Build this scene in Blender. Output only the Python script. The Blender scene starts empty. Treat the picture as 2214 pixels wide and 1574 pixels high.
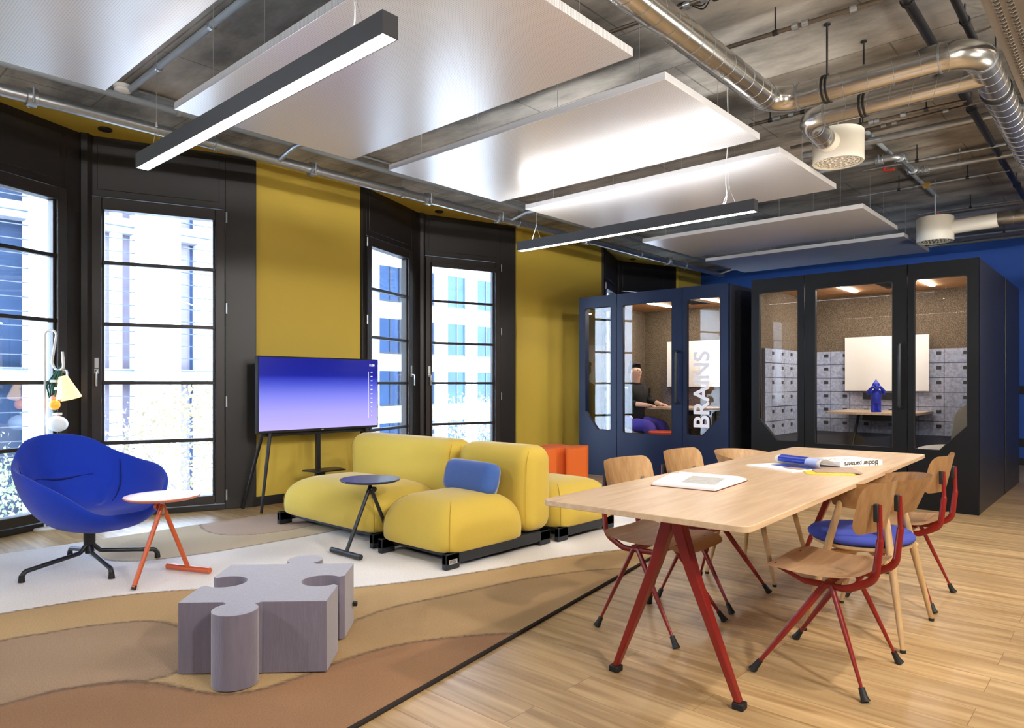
import bpy, bmesh, math, random
import numpy as np
from mathutils import Vector, Matrix, Euler
random.seed(7)
PI = math.pi
S = bpy.context.scene
COL = S.collection

# ------------------------------------------------------------------ camera
YAW = math.radians(42.08)
cam_d = bpy.data.cameras.new('camera')
cam = bpy.data.objects.new('camera', cam_d); COL.objects.link(cam)
cam.location = (0, 0, 1.2)
cam.rotation_euler = (PI/2, 0, YAW)
cam_d.sensor_width = 36.0
cam_d.lens = 1504.0/2214.0*36.0
cam_d.shift_y = (830-787)/2214.0
cam_d.clip_start = 0.05; cam_d.clip_end = 200
S.camera = cam

# ------------------------------------------------------------------ world, light, exposure
S.view_settings.view_transform = 'Standard'
S.view_settings.look = 'None'
S.view_settings.exposure = 1.1
S.view_settings.gamma = 1.0
S.view_settings.use_curve_mapping = False
S.render.film_transparent = False
w = bpy.data.worlds.new('world'); S.world = w; w.use_nodes = True
bgn = w.node_tree.nodes['Background']
bgn.inputs['Color'].default_value = (0.72, 0.85, 1.0, 1)
bgn.inputs['Strength'].default_value = 15.0
S.cycles.max_bounces = 8
S.cycles.diffuse_bounces = 5
S.cycles.glossy_bounces = 4
S.cycles.transparent_max_bounces = 16
S.cycles.sample_clamp_indirect = 6
S.cycles.use_denoising = True
S.cycles.caustics_reflective = False
S.cycles.caustics_refractive = False

def area(name, loc, rot, sx, sy, power, color, portal=False, spread=PI):
    d = bpy.data.lights.new(name, 'AREA'); d.shape = 'RECTANGLE'; d.size = sx; d.size_y = sy
    d.energy = power; d.color = color; d.spread = spread
    if portal: d.cycles.is_portal = True
    o = bpy.data.objects.new(name, d); COL.objects.link(o)
    o.location = loc; o.rotation_euler = rot
    return o
# sky portals just outside each window bay
for yc in (-1.75, 2.1, 5.95, 10.6):
    area('sky_portal', (-7.35, yc, 1.5), (0, -PI/2, 0), 2.9, 2.6, 1, (1, 1, 1), portal=True)
# spots outside the frame: track spots, then added fill
def spot(name, loc, target, power, color, size, angle=1.6, blend=0.6):
    d = bpy.data.lights.new(name, 'SPOT'); d.energy = power; d.color = color
    d.shadow_soft_size = size; d.spot_size = angle; d.spot_blend = blend
    o = bpy.data.objects.new(name, d); COL.objects.link(o); o.location = loc
    o.rotation_euler = (Vector(target)-Vector(loc)).to_track_quat('-Z', 'Y').to_euler()
    return o
WARM = (1.0, 0.88, 0.74)
spot('track_spot', (-0.02, 3.1, 2.9), (-1.0, 3.3, 0), 75, WARM, 0.05, 2.3)
spot('track_spot', (2.3, 2.2, 2.7), (-1.0, 3.5, .5), 110, WARM, 0.1, 1.2)
spot('track_spot', (0.15, 6.2, 2.9), (-0.6, 6.2, 0), 70, WARM, 0.08, 2.3)
# unseen fill spots added behind and beside the camera
for (x, y, tx, ty, tz, p) in ((0.6, -1.6, -4.5, 4.5, 1.2, 90), (2.2, 1.0, -3.5, 6.5, 1.5, 260), (-3.2, -2.6, -5.5, 5.0, 1.6, 110), (1.6, 4.5, -2.2, 7.5, 1.6, 160)):
    spot('fill_spot', (x, y, 3.2), (tx, ty, tz), p, (1.0, 0.97, 0.94), 0.12, 2.4, 1.0)
# unseen fill lights added to wash the bare concrete from below
for (x, y, p) in ((0.7, 2.0, 150), (0.9, 6.0, 140), (2.2, 4.0, 110)):
    spot('fill_uplight', (x, y, 1.9), (x-.9, y+.3, 3.4), p, (1.0, 0.91, 0.79), 0.2, 2.9, 1.0)

# ------------------------------------------------------------------ materials
def lin(h):
    h = h.lstrip('#'); r = []
    for i in (0, 2, 4):
        c = int(h[i:i+2], 16)/255.0
        r.append(c/12.92 if c <= 0.04045 else ((c+0.055)/1.055)**2.4)
    return (r[0], r[1], r[2], 1)
MATS = {}
def mat(name, c, rough=0.5, metal=0.0, noise=0.0, nscale=8.0, bump=0.0, bscale=60.0, spec=0.5,
        emit=None, estr=0.0, sheen=0.0, stretch=None, coat=0.0):
    if name in MATS: return MATS[name]
    m = bpy.data.materials.new(name); m.use_nodes = True; MATS[name] = m
    nt = m.node_tree; b = nt.nodes['Principled BSDF']
    if isinstance(c, str): c = lin(c)
    b.inputs['Base Color'].default_value = c
    b.inputs['Roughness'].default_value = rough
    b.inputs['Metallic'].default_value = metal
    b.inputs['Specular IOR Level'].default_value = spec
    b.inputs['Coat Weight'].default_value = coat
    if sheen: b.inputs['Sheen Weight'].default_value = sheen; b.inputs['Sheen Roughness'].default_value = 0.4
    if emit is not None:
        b.inputs['Emission Color'].default_value = lin(emit) if isinstance(emit, str) else emit
        b.inputs['Emission Strength'].default_value = estr
    if noise or bump:
        tc = nt.nodes.new('ShaderNodeTexCoord'); mp = nt.nodes.new('ShaderNodeMapping')
        nt.links.new(tc.outputs['Object'], mp.inputs['Vector'])
        if stretch: mp.inputs['Scale'].default_value = stretch
    if noise:
        n = nt.nodes.new('ShaderNodeTexNoise'); n.inputs['Scale'].default_value = nscale
        n.inputs['Detail'].default_value = 6
        nt.links.new(mp.outputs['Vector'], n.inputs['Vector'])
        mx = nt.nodes.new('ShaderNodeMix'); mx.data_type = 'RGBA'
        mx.inputs['A'].default_value = tuple(max(0, v*(1-noise)) for v in c[:3])+(1,)
        mx.inputs['B'].default_value = tuple(min(1, v*(1+noise)) for v in c[:3])+(1,)
        nt.links.new(n.outputs['Fac'], mx.inputs['Factor'])
        nt.links.new(mx.outputs['Result'], b.inputs['Base Color'])
    if bump:
        n2 = nt.nodes.new('ShaderNodeTexNoise'); n2.inputs['Scale'].default_value = bscale
        n2.inputs['Detail'].default_value = 3
        nt.links.new(mp.outputs['Vector'], n2.inputs['Vector'])
        bp = nt.nodes.new('ShaderNodeBump'); bp.inputs['Strength'].default_value = bump; bp.inputs['Distance'].default_value = 0.01
        nt.links.new(n2.outputs['Fac'], bp.inputs['Height']); nt.links.new(bp.outputs['Normal'], b.inputs['Normal'])
    return m
def glass(name, tint, refl, rough=0.0, top=0.8):
    m = bpy.data.materials.new(name); m.use_nodes = True; nt = m.node_tree; nt.nodes.clear()
    out = nt.nodes.new('ShaderNodeOutputMaterial'); mx = nt.nodes.new('ShaderNodeMixShader')
    t = nt.nodes.new('ShaderNodeBsdfTransparent'); g = nt.nodes.new('ShaderNodeBsdfGlossy')
    t.inputs['Color'].default_value = tint; g.inputs['Roughness'].default_value = rough
    g.inputs['Color'].default_value = (1, 1, 1, 1)
    fr = nt.nodes.new('ShaderNodeLayerWeight'); fr.inputs['Blend'].default_value = 0.35
    mr = nt.nodes.new('ShaderNodeMapRange')
    mr.inputs['To Min'].default_value = refl; mr.inputs['To Max'].default_value = top
    nt.links.new(fr.outputs['Fresnel'], mr.inputs['Value'])
    nt.links.new(mr.outputs['Result'], mx.inputs['Fac'])
    nt.links.new(t.outputs[0], mx.inputs[1]); nt.links.new(g.outputs[0], mx.inputs[2])
    nt.links.new(mx.outputs[0], out.inputs['Surface'])
    return m
def emitter(name, c, s):
    m = bpy.data.materials.new(name); m.use_nodes = True; nt = m.node_tree; nt.nodes.clear()
    out = nt.nodes.new('ShaderNodeOutputMaterial'); e = nt.nodes.new('ShaderNodeEmission')
    e.inputs['Color'].default_value = c; e.inputs['Strength'].default_value = s
    nt.links.new(e.outputs[0], out.inputs['Surface']); return m
def wood(name, c1, c2, axis='x', rough=0.45, scale=1.0, planks=None, bump=0.05):
    """oak: long stretched grain; planks = (length, width) adds a board layout in the xy plane"""
    m = bpy.data.materials.new(name); m.use_nodes = True; nt = m.node_tree; b = nt.nodes['Principled BSDF']
    L = nt.links.new
    tc = nt.nodes.new('ShaderNodeTexCoord'); mp = nt.nodes.new('ShaderNodeMapping')
    L(tc.outputs['Object'], mp.inputs['Vector'])
    st = {'x': (1.2, 16, 16), 'y': (16, 1.2, 16), 'z': (16, 16, 1.2)}[axis]
    mp.inputs['Scale'].default_value = tuple(v*scale for v in st)
    n = nt.nodes.new('ShaderNodeTexNoise'); n.inputs['Scale'].default_value = 1.3; n.inputs['Detail'].default_value = 8
    n.inputs['Distortion'].default_value = 0.6
    src = mp.outputs['Vector']
    if planks:
        br = nt.nodes.new('ShaderNodeTexBrick')
        br.offset = 0.37; br.inputs['Scale'].default_value = 1.0
        br.inputs['Brick Width'].default_value = planks[0]; br.inputs['Row Height'].default_value = planks[1]
        br.inputs['Mortar Size'].default_value = 0.0011; br.inputs['Mortar Smooth'].default_value = 0.2
        br.inputs['Color1'].default_value = (0, 0, 0, 1); br.inputs['Color2'].default_value = (1, 1, 1, 1)
        br.inputs['Mortar'].default_value = (0.5, 0.5, 0.5, 1); br.inputs['Bias'].default_value = 0
        L(tc.outputs['Object'], br.inputs['Vector'])
        ad = nt.nodes.new('ShaderNodeVectorMath'); ad.operation = 'MULTIPLY_ADD'
        L(br.outputs['Color'], ad.inputs[0]); ad.inputs[1].default_value = (9, 7, 5); L(src, ad.inputs[2])
        src = ad.outputs['Vector']
    L(src, n.inputs['Vector'])
    rp = nt.nodes.new('ShaderNodeValToRGB')
    rp.color_ramp.elements[0].position = 0.3; rp.color_ramp.elements[0].color = lin(c1)
    rp.color_ramp.elements[1].position = 0.7; rp.color_ramp.elements[1].color = lin(c2)
    L(n.outputs['Fac'], rp.inputs['Fac'])
    colo = rp.outputs['Color']
    if planks:
        mx = nt.nodes.new('ShaderNodeMix'); mx.data_type = 'RGBA'; mx.blend_type = 'MULTIPLY'; mx.inputs['Factor'].default_value = 1
        mr = nt.nodes.new('ShaderNodeMapRange'); mr.inputs['To Min'].default_value = 0.84; mr.inputs['To Max'].default_value = 1.08
        L(br.outputs['Color'], mr.inputs['Value']); L(colo, mx.inputs['A']); L(mr.outputs['Result'], mx.inputs['B'])
        m2 = nt.nodes.new('ShaderNodeMix'); m2.data_type = 'RGBA'; L(br.outputs['Fac'], m2.inputs['Factor'])
        L(mx.outputs['Result'], m2.inputs['A']); m2.inputs['B'].default_value = lin('#7a5a34')
        colo = m2.outputs['Result']
    L(colo, b.inputs['Base Color'])
    b.inputs['Roughness'].default_value = rough
    bp = nt.nodes.new('ShaderNodeBump'); bp.inputs['Strength'].default_value = bump; bp.inputs['Distance'].default_value = 0.004
    L(n.outputs['Fac'], bp.inputs['Height']); L(bp.outputs['Normal'], b.inputs['Normal'])
    return m
def concrete():
    m = bpy.data.materials.new('bare_concrete'); m.use_nodes = True; nt = m.node_tree; b = nt.nodes['Principled BSDF']
    L = nt.links.new
    tc = nt.nodes.new('ShaderNodeTexCoord')
    n1 = nt.nodes.new('ShaderNodeTexNoise'); n1.inputs['Scale'].default_value = 0.9; n1.inputs['Detail'].default_value = 9; n1.inputs['Roughness'].default_value = 0.62
    mp = nt.nodes.new('ShaderNodeMapping'); mp.inputs['Scale'].default_value = (1, 2.2, 1)
    L(tc.outputs['Object'], mp.inputs['Vector']); L(mp.outputs['Vector'], n1.inputs['Vector'])
    rp = nt.nodes.new('ShaderNodeValToRGB')
    e = rp.color_ramp.elements
    e[0].position = 0.36; e[0].color = lin('#5f5b55'); e[1].position = 0.64; e[1].color = lin('#b6b1a8')
    L(n1.outputs['Fac'], rp.inputs['Fac'])
    br = nt.nodes.new('ShaderNodeTexBrick'); br.offset = 0.5
    br.inputs['Brick Width'].default_value = 2.4; br.inputs['Row Height'].default_value = 0.62; br.inputs['Mortar Size'].default_value = 0.008
    br.inputs['Mortar Smooth'].default_value = 0.6
    br.inputs['Scale'].default_value = 1
    L(tc.outputs['Object'], br.inputs['Vector'])
    n3 = nt.nodes.new('ShaderNodeTexNoise'); n3.inputs['Scale'].default_value = 5; L(tc.outputs['Object'], n3.inputs['Vector'])
    mu = nt.nodes.new('ShaderNodeMath'); mu.operation = 'MULTIPLY'; L(br.outputs['Fac'], mu.inputs[0]); L(n3.outputs['Fac'], mu.inputs[1])
    mx = nt.nodes.new('ShaderNodeMix'); mx.data_type = 'RGBA'; L(mu.outputs[0], mx.inputs['Factor'])
    L(rp.outputs['Color'], mx.inputs['A']); mx.inputs['B'].default_value = lin('#26221e')
    L(mx.outputs['Result'], b.inputs['Base Color']); b.inputs['Roughness'].default_value = 0.75
    n2 = nt.nodes.new('ShaderNodeTexNoise'); n2.inputs['Scale'].default_value = 25; n2.inputs['Detail'].default_value = 6; L(tc.outputs['Object'], n2.inputs['Vector'])
    bp = nt.nodes.new('ShaderNodeBump'); bp.inputs['Strength'].default_value = 0.25; bp.inputs['Distance'].default_value = 0.01
    L(n2.outputs['Fac'], bp.inputs['Height']); L(bp.outputs['Normal'], b.inputs['Normal'])
    return m
def perforated():
    m = bpy.data.materials.new('perforated_white_steel'); m.use_nodes = True; nt = m.node_tree; b = nt.nodes['Principled BSDF']
    L = nt.links.new
    tc = nt.nodes.new('ShaderNodeTexCoord'); sp = nt.nodes.new('ShaderNodeSeparateXYZ'); L(tc.outputs['Object'], sp.inputs[0])
    def s(i):
        a = nt.nodes.new('ShaderNodeMath'); a.operation = 'MULTIPLY'; a.inputs[1].default_value = 2*PI/0.011; L(sp.outputs[i], a.inputs[0])
        c = nt.nodes.new('ShaderNodeMath'); c.operation = 'SINE'; L(a.outputs[0], c.inputs[0]); return c
    m1 = nt.nodes.new('ShaderNodeMath'); m1.operation = 'ADD'; L(s(0).outputs[0], m1.inputs[0]); L(s(1).outputs[0], m1.inputs[1])
    mr = nt.nodes.new('ShaderNodeMapRange'); mr.inputs['From Min'].default_value = 0.9; mr.inputs['From Max'].default_value = 1.3
    L(m1.outputs[0], mr.inputs['Value'])
    mx = nt.nodes.new('ShaderNodeMix'); mx.data_type = 'RGBA'; L(mr.outputs['Result'], mx.inputs['Factor'])
    mx.inputs['A'].default_value = lin('#e2e2e4'); mx.inputs['B'].default_value = lin('#bcbcbe')
    L(mx.outputs['Result'], b.inputs['Base Color']); b.inputs['Roughness'].default_value = 0.27; b.inputs['Metallic'].default_value = 0.25
    return m
def felt(name, c1, c2, sc=70):
    m = bpy.data.materials.new(name); m.use_nodes = True; nt = m.node_tree; b = nt.nodes['Principled BSDF']; L = nt.links.new
    tc = nt.nodes.new('ShaderNodeTexCoord'); n = nt.nodes.new('ShaderNodeTexNoise'); n.inputs['Scale'].default_value = sc; n.inputs['Detail'].default_value = 4
    L(tc.outputs['Object'], n.inputs['Vector'])
    rp = nt.nodes.new('ShaderNodeValToRGB'); rp.color_ramp.elements[0].position = .38; rp.color_ramp.elements[1].position = .62
    rp.color_ramp.elements[0].color = lin(c1); rp.color_ramp.elements[1].color = lin(c2)
    L(n.outputs['Fac'], rp.inputs['Fac']); L(rp.outputs['Color'], b.inputs['Base Color']); b.inputs['Roughness'].default_value = .95
    b.inputs['Specular IOR Level'].default_value = .1
    return m

M_floor = wood('oak_floor', '#98784e', '#ccae80', 'x', 0.36, 1.0, (1.22, 0.18))
M_oakT = wood('oak_table', '#bf9f7c', '#d6ba97', 'y', 0.34, 1.6)
M_oakX = wood('oak_edge', '#9c6f3f', '#c4935c', 'x', 0.45, 1.6)
M_ply = wood('oak_ply', '#b58d5f', '#ceaa7b', 'z', 0.42, 1.8)
M_plyS = wood('oak_ply_seat', '#c19f78', '#d6b792', 'x', 0.42, 1.8)
M_leg = wood('oak_leg', '#a9875a', '#c6a577', 'z', 0.5, 2.0)
M_podwood = wood('pod_ceiling_oak', '#b98450', '#d4a473', 'x', 0.5, 1.0)
M_conc = concrete()
M_perf = perforated()
M_white = mat('white_paint', '#e6e6e4', 0.4)
M_wwall = mat('office_wall_paint', '#cfcbc4', 0.7)
M_yellow = mat('yellow_wall_paint', '#d0b448', 0.6, noise=0.03, nscale=2, bump=0.03, bscale=200)
M_blueW = mat('blue_wall_paint', '#1d52ac', 0.6)
M_frame = mat('dark_bronze_frame', '#1c1919', 0.42)
M_frame2 = mat('bronze_frame_edge', '#2a2524', 0.4)
M_base = mat('dark_baseboard', '#1d1d1f', 0.5)
M_steel = mat('satin_steel', '#c9ccd0', 0.3, 0.9)
M_galv = mat('galvanised_steel', '#aab0b6', 0.32, 0.85, noise=0.18, nscale=30, bump=0.04)
M_duct = mat('spiral_duct_steel', '#c6c4bf', 0.22, 0.95, noise=0.08, nscale=9)
M_copper = mat('brown_pipe', '#6d645a', 0.35, 0.7)
M_blackpipe = mat('black_pipe', '#17181b', 0.4)
M_rubber = mat('black_rubber', '#121214', 0.6)
M_greypvc = mat('grey_conduit', '#8e979f', 0.5)
M_redval = mat('red_valve', '#b02418', 0.4)
M_brass = mat('brass', '#c9a256', 0.3, 0.8)
M_drum = mat('diffuser_white', '#ddd8cb', 0.45)
M_hole = mat('diffuser_dark', '#2a2724', 0.8)
M_black = mat('black_metal', '#1c1e21', 0.38)
M_lampblk = mat('lamp_anthracite', '#2c2d31', 0.5, bump=0.02)
M_red = mat('red_lacquer', '#7d1a15', 0.32)
M_orange = mat('orange_lacquer', '#c65a2a', 0.3)
M_orangetop = mat('orange_top_sheen', '#dc8058', 0.28)  # paler orange paints a sheen onto the table top
M_orangeF = mat('orange_fabric', '#de6d30', 0.9, bump=0.15, bscale=350, spec=0.2)
M_bluetop = mat('blue_black_top', '#1e2c4a', 0.28)
M_pouf = mat('grey_ribbed_fabric', '#7c7685', 0.9, noise=0.16, nscale=60, bump=0.2, bscale=200, spec=0.2, sheen=1.0, stretch=(1, 1, 0.12))
M_sofa = mat('mustard_wool', '#ccb04c', 0.9, noise=0.05, nscale=120, bump=0.15, bscale=450, spec=0.15, sheen=0.3)
M_seam = mat('mustard_seam', '#b08a18', 0.9)
M_plinth = mat('dark_plinth', '#22262c', 0.5)
M_cush = mat('blue_velvet', '#3b5fa6', 0.85, noise=0.1, nscale=50, bump=0.2, bscale=200, sheen=0.5)
M_armch = mat('royal_blue_wool', '#2040bd', 0.88, noise=0.07, nscale=150, bump=0.25, bscale=500, spec=0.15, sheen=0.3)
M_pad = mat('violet_blue_fabric', '#3a47a0', 0.9, noise=0.1, nscale=120, bump=0.15, bscale=400)
M_podA = mat('pod_reflected_blue', '#0d1e40', 0.45, spec=0.3)  # blue in the base colour paints in a window reflection
M_podB = mat('pod_black', '#08090c', 0.45, spec=0.25)
M_podside = mat('pod_side_black', '#303034', 0.36)
M_felt = felt('brown_felt', '#54493c', '#7e705f', 110)
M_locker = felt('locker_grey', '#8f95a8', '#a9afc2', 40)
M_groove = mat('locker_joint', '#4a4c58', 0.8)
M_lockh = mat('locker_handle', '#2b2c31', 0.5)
M_board = mat('whiteboard', '#f1ece4', 0.25)
M_curt = mat('sheer_curtain', '#b9c3cf', 0.9)
M_statue = mat('statue_blue', '#1c2fae', 0.38)
M_greyF = mat('light_grey_fabric', '#b9b6ae', 0.9, noise=0.12, nscale=90, bump=0.1)
M_skin = mat('skin', '#e0b298', 0.55)
M_hair = mat('dark_hair', '#3b2a22', 0.6)
M_shirt = mat('black_sweater', '#101013', 0.85)
M_trous = mat('purple_trousers', '#4a3fa8', 0.85)
M_redF = mat('red_fabric', '#c0402c', 0.85)
M_paper = mat('paper_white', '#efeeec', 0.6)
M_papergrey = mat('printed_drawing', '#b9b7b4', 0.6, noise=0.35, nscale=60)
M_photo = mat('printed_blue_photo', '#20389e', 0.3)
M_photo2 = mat('printed_brown_photo', '#a98d78', 0.4, noise=0.5, nscale=70)
M_yel = mat('yellow_cover', '#d8c322', 0.4)
M_maroon = mat('maroon_cover', '#5a201c', 0.5)
M_ink = mat('black_ink', '#151515', 0.6)
M_lettering = mat('reflected_white', '#e9eefb', 0.5)  # white for the lettering that stands in for a reflection
M_cord = mat('green_cord', '#1f5a4c', 0.7)
M_glasswin = glass('window_glass', (0.93, 0.96, 1.0, 1), 0.03)
M_glasspod = glass('pod_glass', (0.92, 0.93, 0.94, 1), 0.012, top=0.2)
M_lamp = emitter('lamp_diffuser', (1.0, 0.98, 0.97, 1), 13.0)
M_podlamp = emitter('pod_lamp', (1.0, 0.93, 0.84, 1), 60.0)
M_shade = mat('glowing_shade', '#f6e3b8', 0.5, emit='#ffd79a', estr=0.45)
M_globe = mat('white_globe', '#dfeaf5', 0.3, emit='#dcecff', estr=0.1)
M_amber = mat('amber_bulb', '#ff9a3c', 0.3, emit='#ff8a20', estr=0.5)

# ------------------------------------------------------------------ helpers
def new(): return bmesh.new()
def obj(name, bm, m, parent=None, smooth=None, bevel=0.0, seg=2, sub=0, loc=None, rot=None, label=None, mods=()):
    bmesh.ops.recalc_face_normals(bm, faces=bm.faces[:])
    me = bpy.data.meshes.new(name); bm.to_mesh(me); bm.free()
    for mm in (m if isinstance(m, (list, tuple)) else [m]): me.materials.append(mm)
    o = bpy.data.objects.new(name, me); COL.objects.link(o)
    if parent is not None: o.parent = parent
    if loc is not None: o.location = loc
    if rot is not None: o.rotation_euler = rot
    if bevel:
        b = o.modifiers.new('bevel', 'BEVEL'); b.width = bevel; b.segments = seg; b.limit_method = 'ANGLE'; b.angle_limit = 0.6
        smooth = 0.7 if smooth is None else smooth
    if sub:
        s = o.modifiers.new('sub', 'SUBSURF'); s.levels = sub; s.render_levels = sub; smooth = 3.2
    if smooth:
        me.shade_smooth()
        if smooth < 3: me.set_sharp_from_angle(angle=smooth)
    if label: o['label'] = label
    return o
def tag(o, label, cat, group=None, kind=None):
    o['label'] = label; o['category'] = cat
    if group: o['group'] = group
    if kind: o['kind'] = kind
    return o
def thing(name, label, cat, loc=(0, 0, 0), rz=0, group=None):
    o = bpy.data.objects.new(name, None); COL.objects.link(o); o.empty_display_size = 0.1
    o.location = loc; o.rotation_euler = (0, 0, rz)
    return tag(o, label, cat, group)
def struct(name, bm, m, parent=None, **k):
    o = obj(name, bm, m, parent, **k)
    if parent is None: o['kind'] = 'structure'
    return o
def sroot(name, loc, rz=0):
    o = bpy.data.objects.new(name, None); COL.objects.link(o); o.location = loc; o.rotation_euler = (0, 0, rz)
    o['kind'] = 'structure'; return o
def dup(root, loc=None, rz=None, label=None, group=None):
    r = root.copy(); COL.objects.link(r)
    if loc is not None: r.location = loc
    if rz is not None: r.rotation_euler = (0, 0, rz)
    if label: r['label'] = label
    if group: r['group'] = group
    for ch in list(root.children):
        c = ch.copy(); COL.objects.link(c); c.parent = r
        for g in list(ch.children):
            d = g.copy(); COL.objects.link(d); d.parent = c
    return r
def box(bm, x0, x1, y0, y1, z0, z1, mi=0, M=None):
    v = [bm.verts.new(p) for p in ((x0, y0, z0), (x1, y0, z0), (x1, y1, z0), (x0, y1, z0), (x0, y0, z1), (x1, y0, z1), (x1, y1, z1), (x0, y1, z1))]
    if M is not None:
        for a in v: a.co = M @ a.co
    for f in ((3, 2, 1, 0), (4, 5, 6, 7), (0, 1, 5, 4), (1, 2, 6, 5), (2, 3, 7, 6), (3, 0, 4, 7)):
        fa = bm.faces.new([v[i] for i in f]); fa.material_index = mi
    return v
def B(*a, **k):
    bm = new(); box(bm, *a, **k); return bm
def tube(bm, pts, r, seg=12, flat=1.0, caps=True, mi=0, up=None):
    """swept tube; r a number or a list; flat squashes the second axis"""
    pts = [Vector(p) for p in pts]; n = len(pts)
    R = r if isinstance(r, (list, tuple)) else [r]*n
    T = []
    for i in range(n):
        a = pts[max(i-1, 0)]; b = pts[min(i+1, n-1)]; T.append((b-a).normalized())
    ref = Vector(up) if up else (Vector((0, 0, 1)) if abs(T[0].z) < 0.9 else Vector((1, 0, 0)))
    N = (ref - T[0]*ref.dot(T[0])).normalized(); rings = []
    for i in range(n):
        N = (N - T[i]*N.dot(T[i])).normalized(); Bn = T[i].cross(N)
        ri = R[i]; fl = flat[i] if isinstance(flat, (list, tuple)) else flat
        rings.append([bm.verts.new(pts[i] + N*(math.cos(2*PI*k/seg)*ri) + Bn*(math.sin(2*PI*k/seg)*ri*fl)) for k in range(seg)])
    for i in range(n-1):
        for k in range(seg):
            f = bm.faces.new((rings[i][k], rings[i][(k+1) % seg], rings[i+1][(k+1) % seg], rings[i+1][k])); f.material_index = mi
    if caps:
        for rr in (rings[0][::-1], rings[-1]):
            f = bm.faces.new(rr); f.material_index = mi
    return bm
def fillet(pts, rad, n=8):
    pts = [Vector(p) for p in pts]; out = [pts[0]]
    for i in range(1, len(pts)-1):
        a, p, b = pts[i-1], pts[i], pts[i+1]
        u = (a-p).normalized(); v = (b-p).normalized()
        ang = u.angle(v)
        if ang > PI-0.02: out.append(p); continue
        d = min(rad/math.tan(ang/2), (a-p).length*0.49, (b-p).length*0.49); rr = d*math.tan(ang/2)
        c = p + (u+v).normalized()*(rr/math.sin(ang/2))
        s = p+u*d - c; e = p+v*d - c
        for k in range(n+1):
            t = k/n; q = (s.normalized().slerp(e.normalized(), t))*rr
            out.append(c+q)
    out.append(pts[-1]); return out
def cyl(bm, c, r, z0, z1, seg=24, r2=None, mi=0):
    r2 = r if r2 is None else r2
    return tube(bm, [(c[0], c[1], z0), (c[0], c[1], z1)], [r, r2], seg, mi=mi)
def lathe(bm, prof, seg=24, c=(0, 0), mi=0):
    rings = []
    for (r, z) in prof:
        rings.append([bm.verts.new((c[0]+r*math.cos(2*PI*k/seg), c[1]+r*math.sin(2*PI*k/seg), z)) for k in range(seg)] if r > 1e-5 else [bm.verts.new((c[0], c[1], z))])
    for a, b in zip(rings, rings[1:]):
        for k in range(seg):
            q = [a[k % len(a)], a[(k+1) % len(a)], b[(k+1) % len(b)], b[k % len(b)]]
            q = list(dict.fromkeys(q))
            if len(q) > 2:
                f = bm.faces.new(q); f.material_index = mi
    return bm
def prism(bm, poly, z0, z1, holes=(), mi=0, M=None):
    """extruded polygon in xy with optional holes"""
    loops = [list(poly)] + [list(h) for h in holes]
    for z, flip in ((z0, True), (z1, False)):
        es = []
        for lp in loops:
            vs = [bm.verts.new((p[0], p[1], z)) for p in lp]
            if z == z0: lows = vs
            es += [bm.edges.new((vs[i], vs[(i+1) % len(vs)])) for i in range(len(vs))]
        r = bmesh.ops.triangle_fill(bm, use_beauty=True, use_dissolve=False, edges=es)
    for lp in loops:
        a = [bm.verts.new((p[0], p[1], z0)) for p in lp]; b = [bm.verts.new((p[0], p[1], z1)) for p in lp]
        for i in range(len(lp)):
            j = (i+1) % len(lp); bm.faces.new((a[i], a[j], b[j], b[i]))
    bmesh.ops.remove_doubles(bm, verts=bm.verts[:], dist=1e-5)
    if M is not None: bmesh.ops.transform(bm, matrix=M, verts=bm.verts[:])
    return bm
def rpoly(pts, r, n=6):
    """polygon with rounded corners; r number or list per corner"""
    out = []; N = len(pts)
    for i in range(N):
        a, p, b = Vector(pts[i-1]), Vector(pts[i]), Vector(pts[(i+1) % N])
        ri = r[i] if isinstance(r, (list, tuple)) else r
        if ri <= 0: out.append(tuple(p)); continue
        u = (a-p).normalized(); v = (b-p).normalized(); ang = u.angle(v)
        d = min(ri/math.tan(ang/2), (a-p).length*.49, (b-p).length*.49)
        s = p+u*d; e = p+v*d
        for k in range(n+1):
            t = k/n; out.append(tuple(s*(1-t)**2 + p*2*t*(1-t) + e*t*t))
    return out
def catmull(pts, n=6, closed=False):
    P = [Vector(p) for p in pts]; out = []; N = len(P)
    rng = range(N if closed else N-1)
    for i in rng:
        g = (lambda j: P[j % N]) if closed else (lambda j: P[max(0, min(N-1, j))])
        p0, p1, p2, p3 = g(i-1), g(i), g(i+1), g(i+2)
        for k in range(n):
            t = k/n
            out.append(0.5*((2*p1)+(p2-p0)*t+(2*p0-5*p1+4*p2-p3)*t*t+(3*p1-p0-3*p2+p3)*t**3))
    if not closed: out.append(P[-1])
    return out
def text(name, body, size, m, parent, loc, rot, ext=0.0008, off=0.0, align='CENTER'):
    cu = bpy.data.curves.new(name, 'FONT'); cu.body = body; cu.size = size; cu.extrude = ext; cu.offset = off
    cu.align_x = align; cu.align_y = 'CENTER'; cu.materials.append(m)
    t = bpy.data.objects.new(name+'_tmp', cu); COL.objects.link(t)
    me = bpy.data.meshes.new_from_object(t.evaluated_get(bpy.context.evaluated_depsgraph_get())); bpy.data.objects.remove(t)
    if not me.materials: me.materials.append(m)
    o = bpy.data.objects.new(name, me); COL.objects.link(o); o.parent = parent; o.location = loc; o.rotation_euler = rot
    return o
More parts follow.
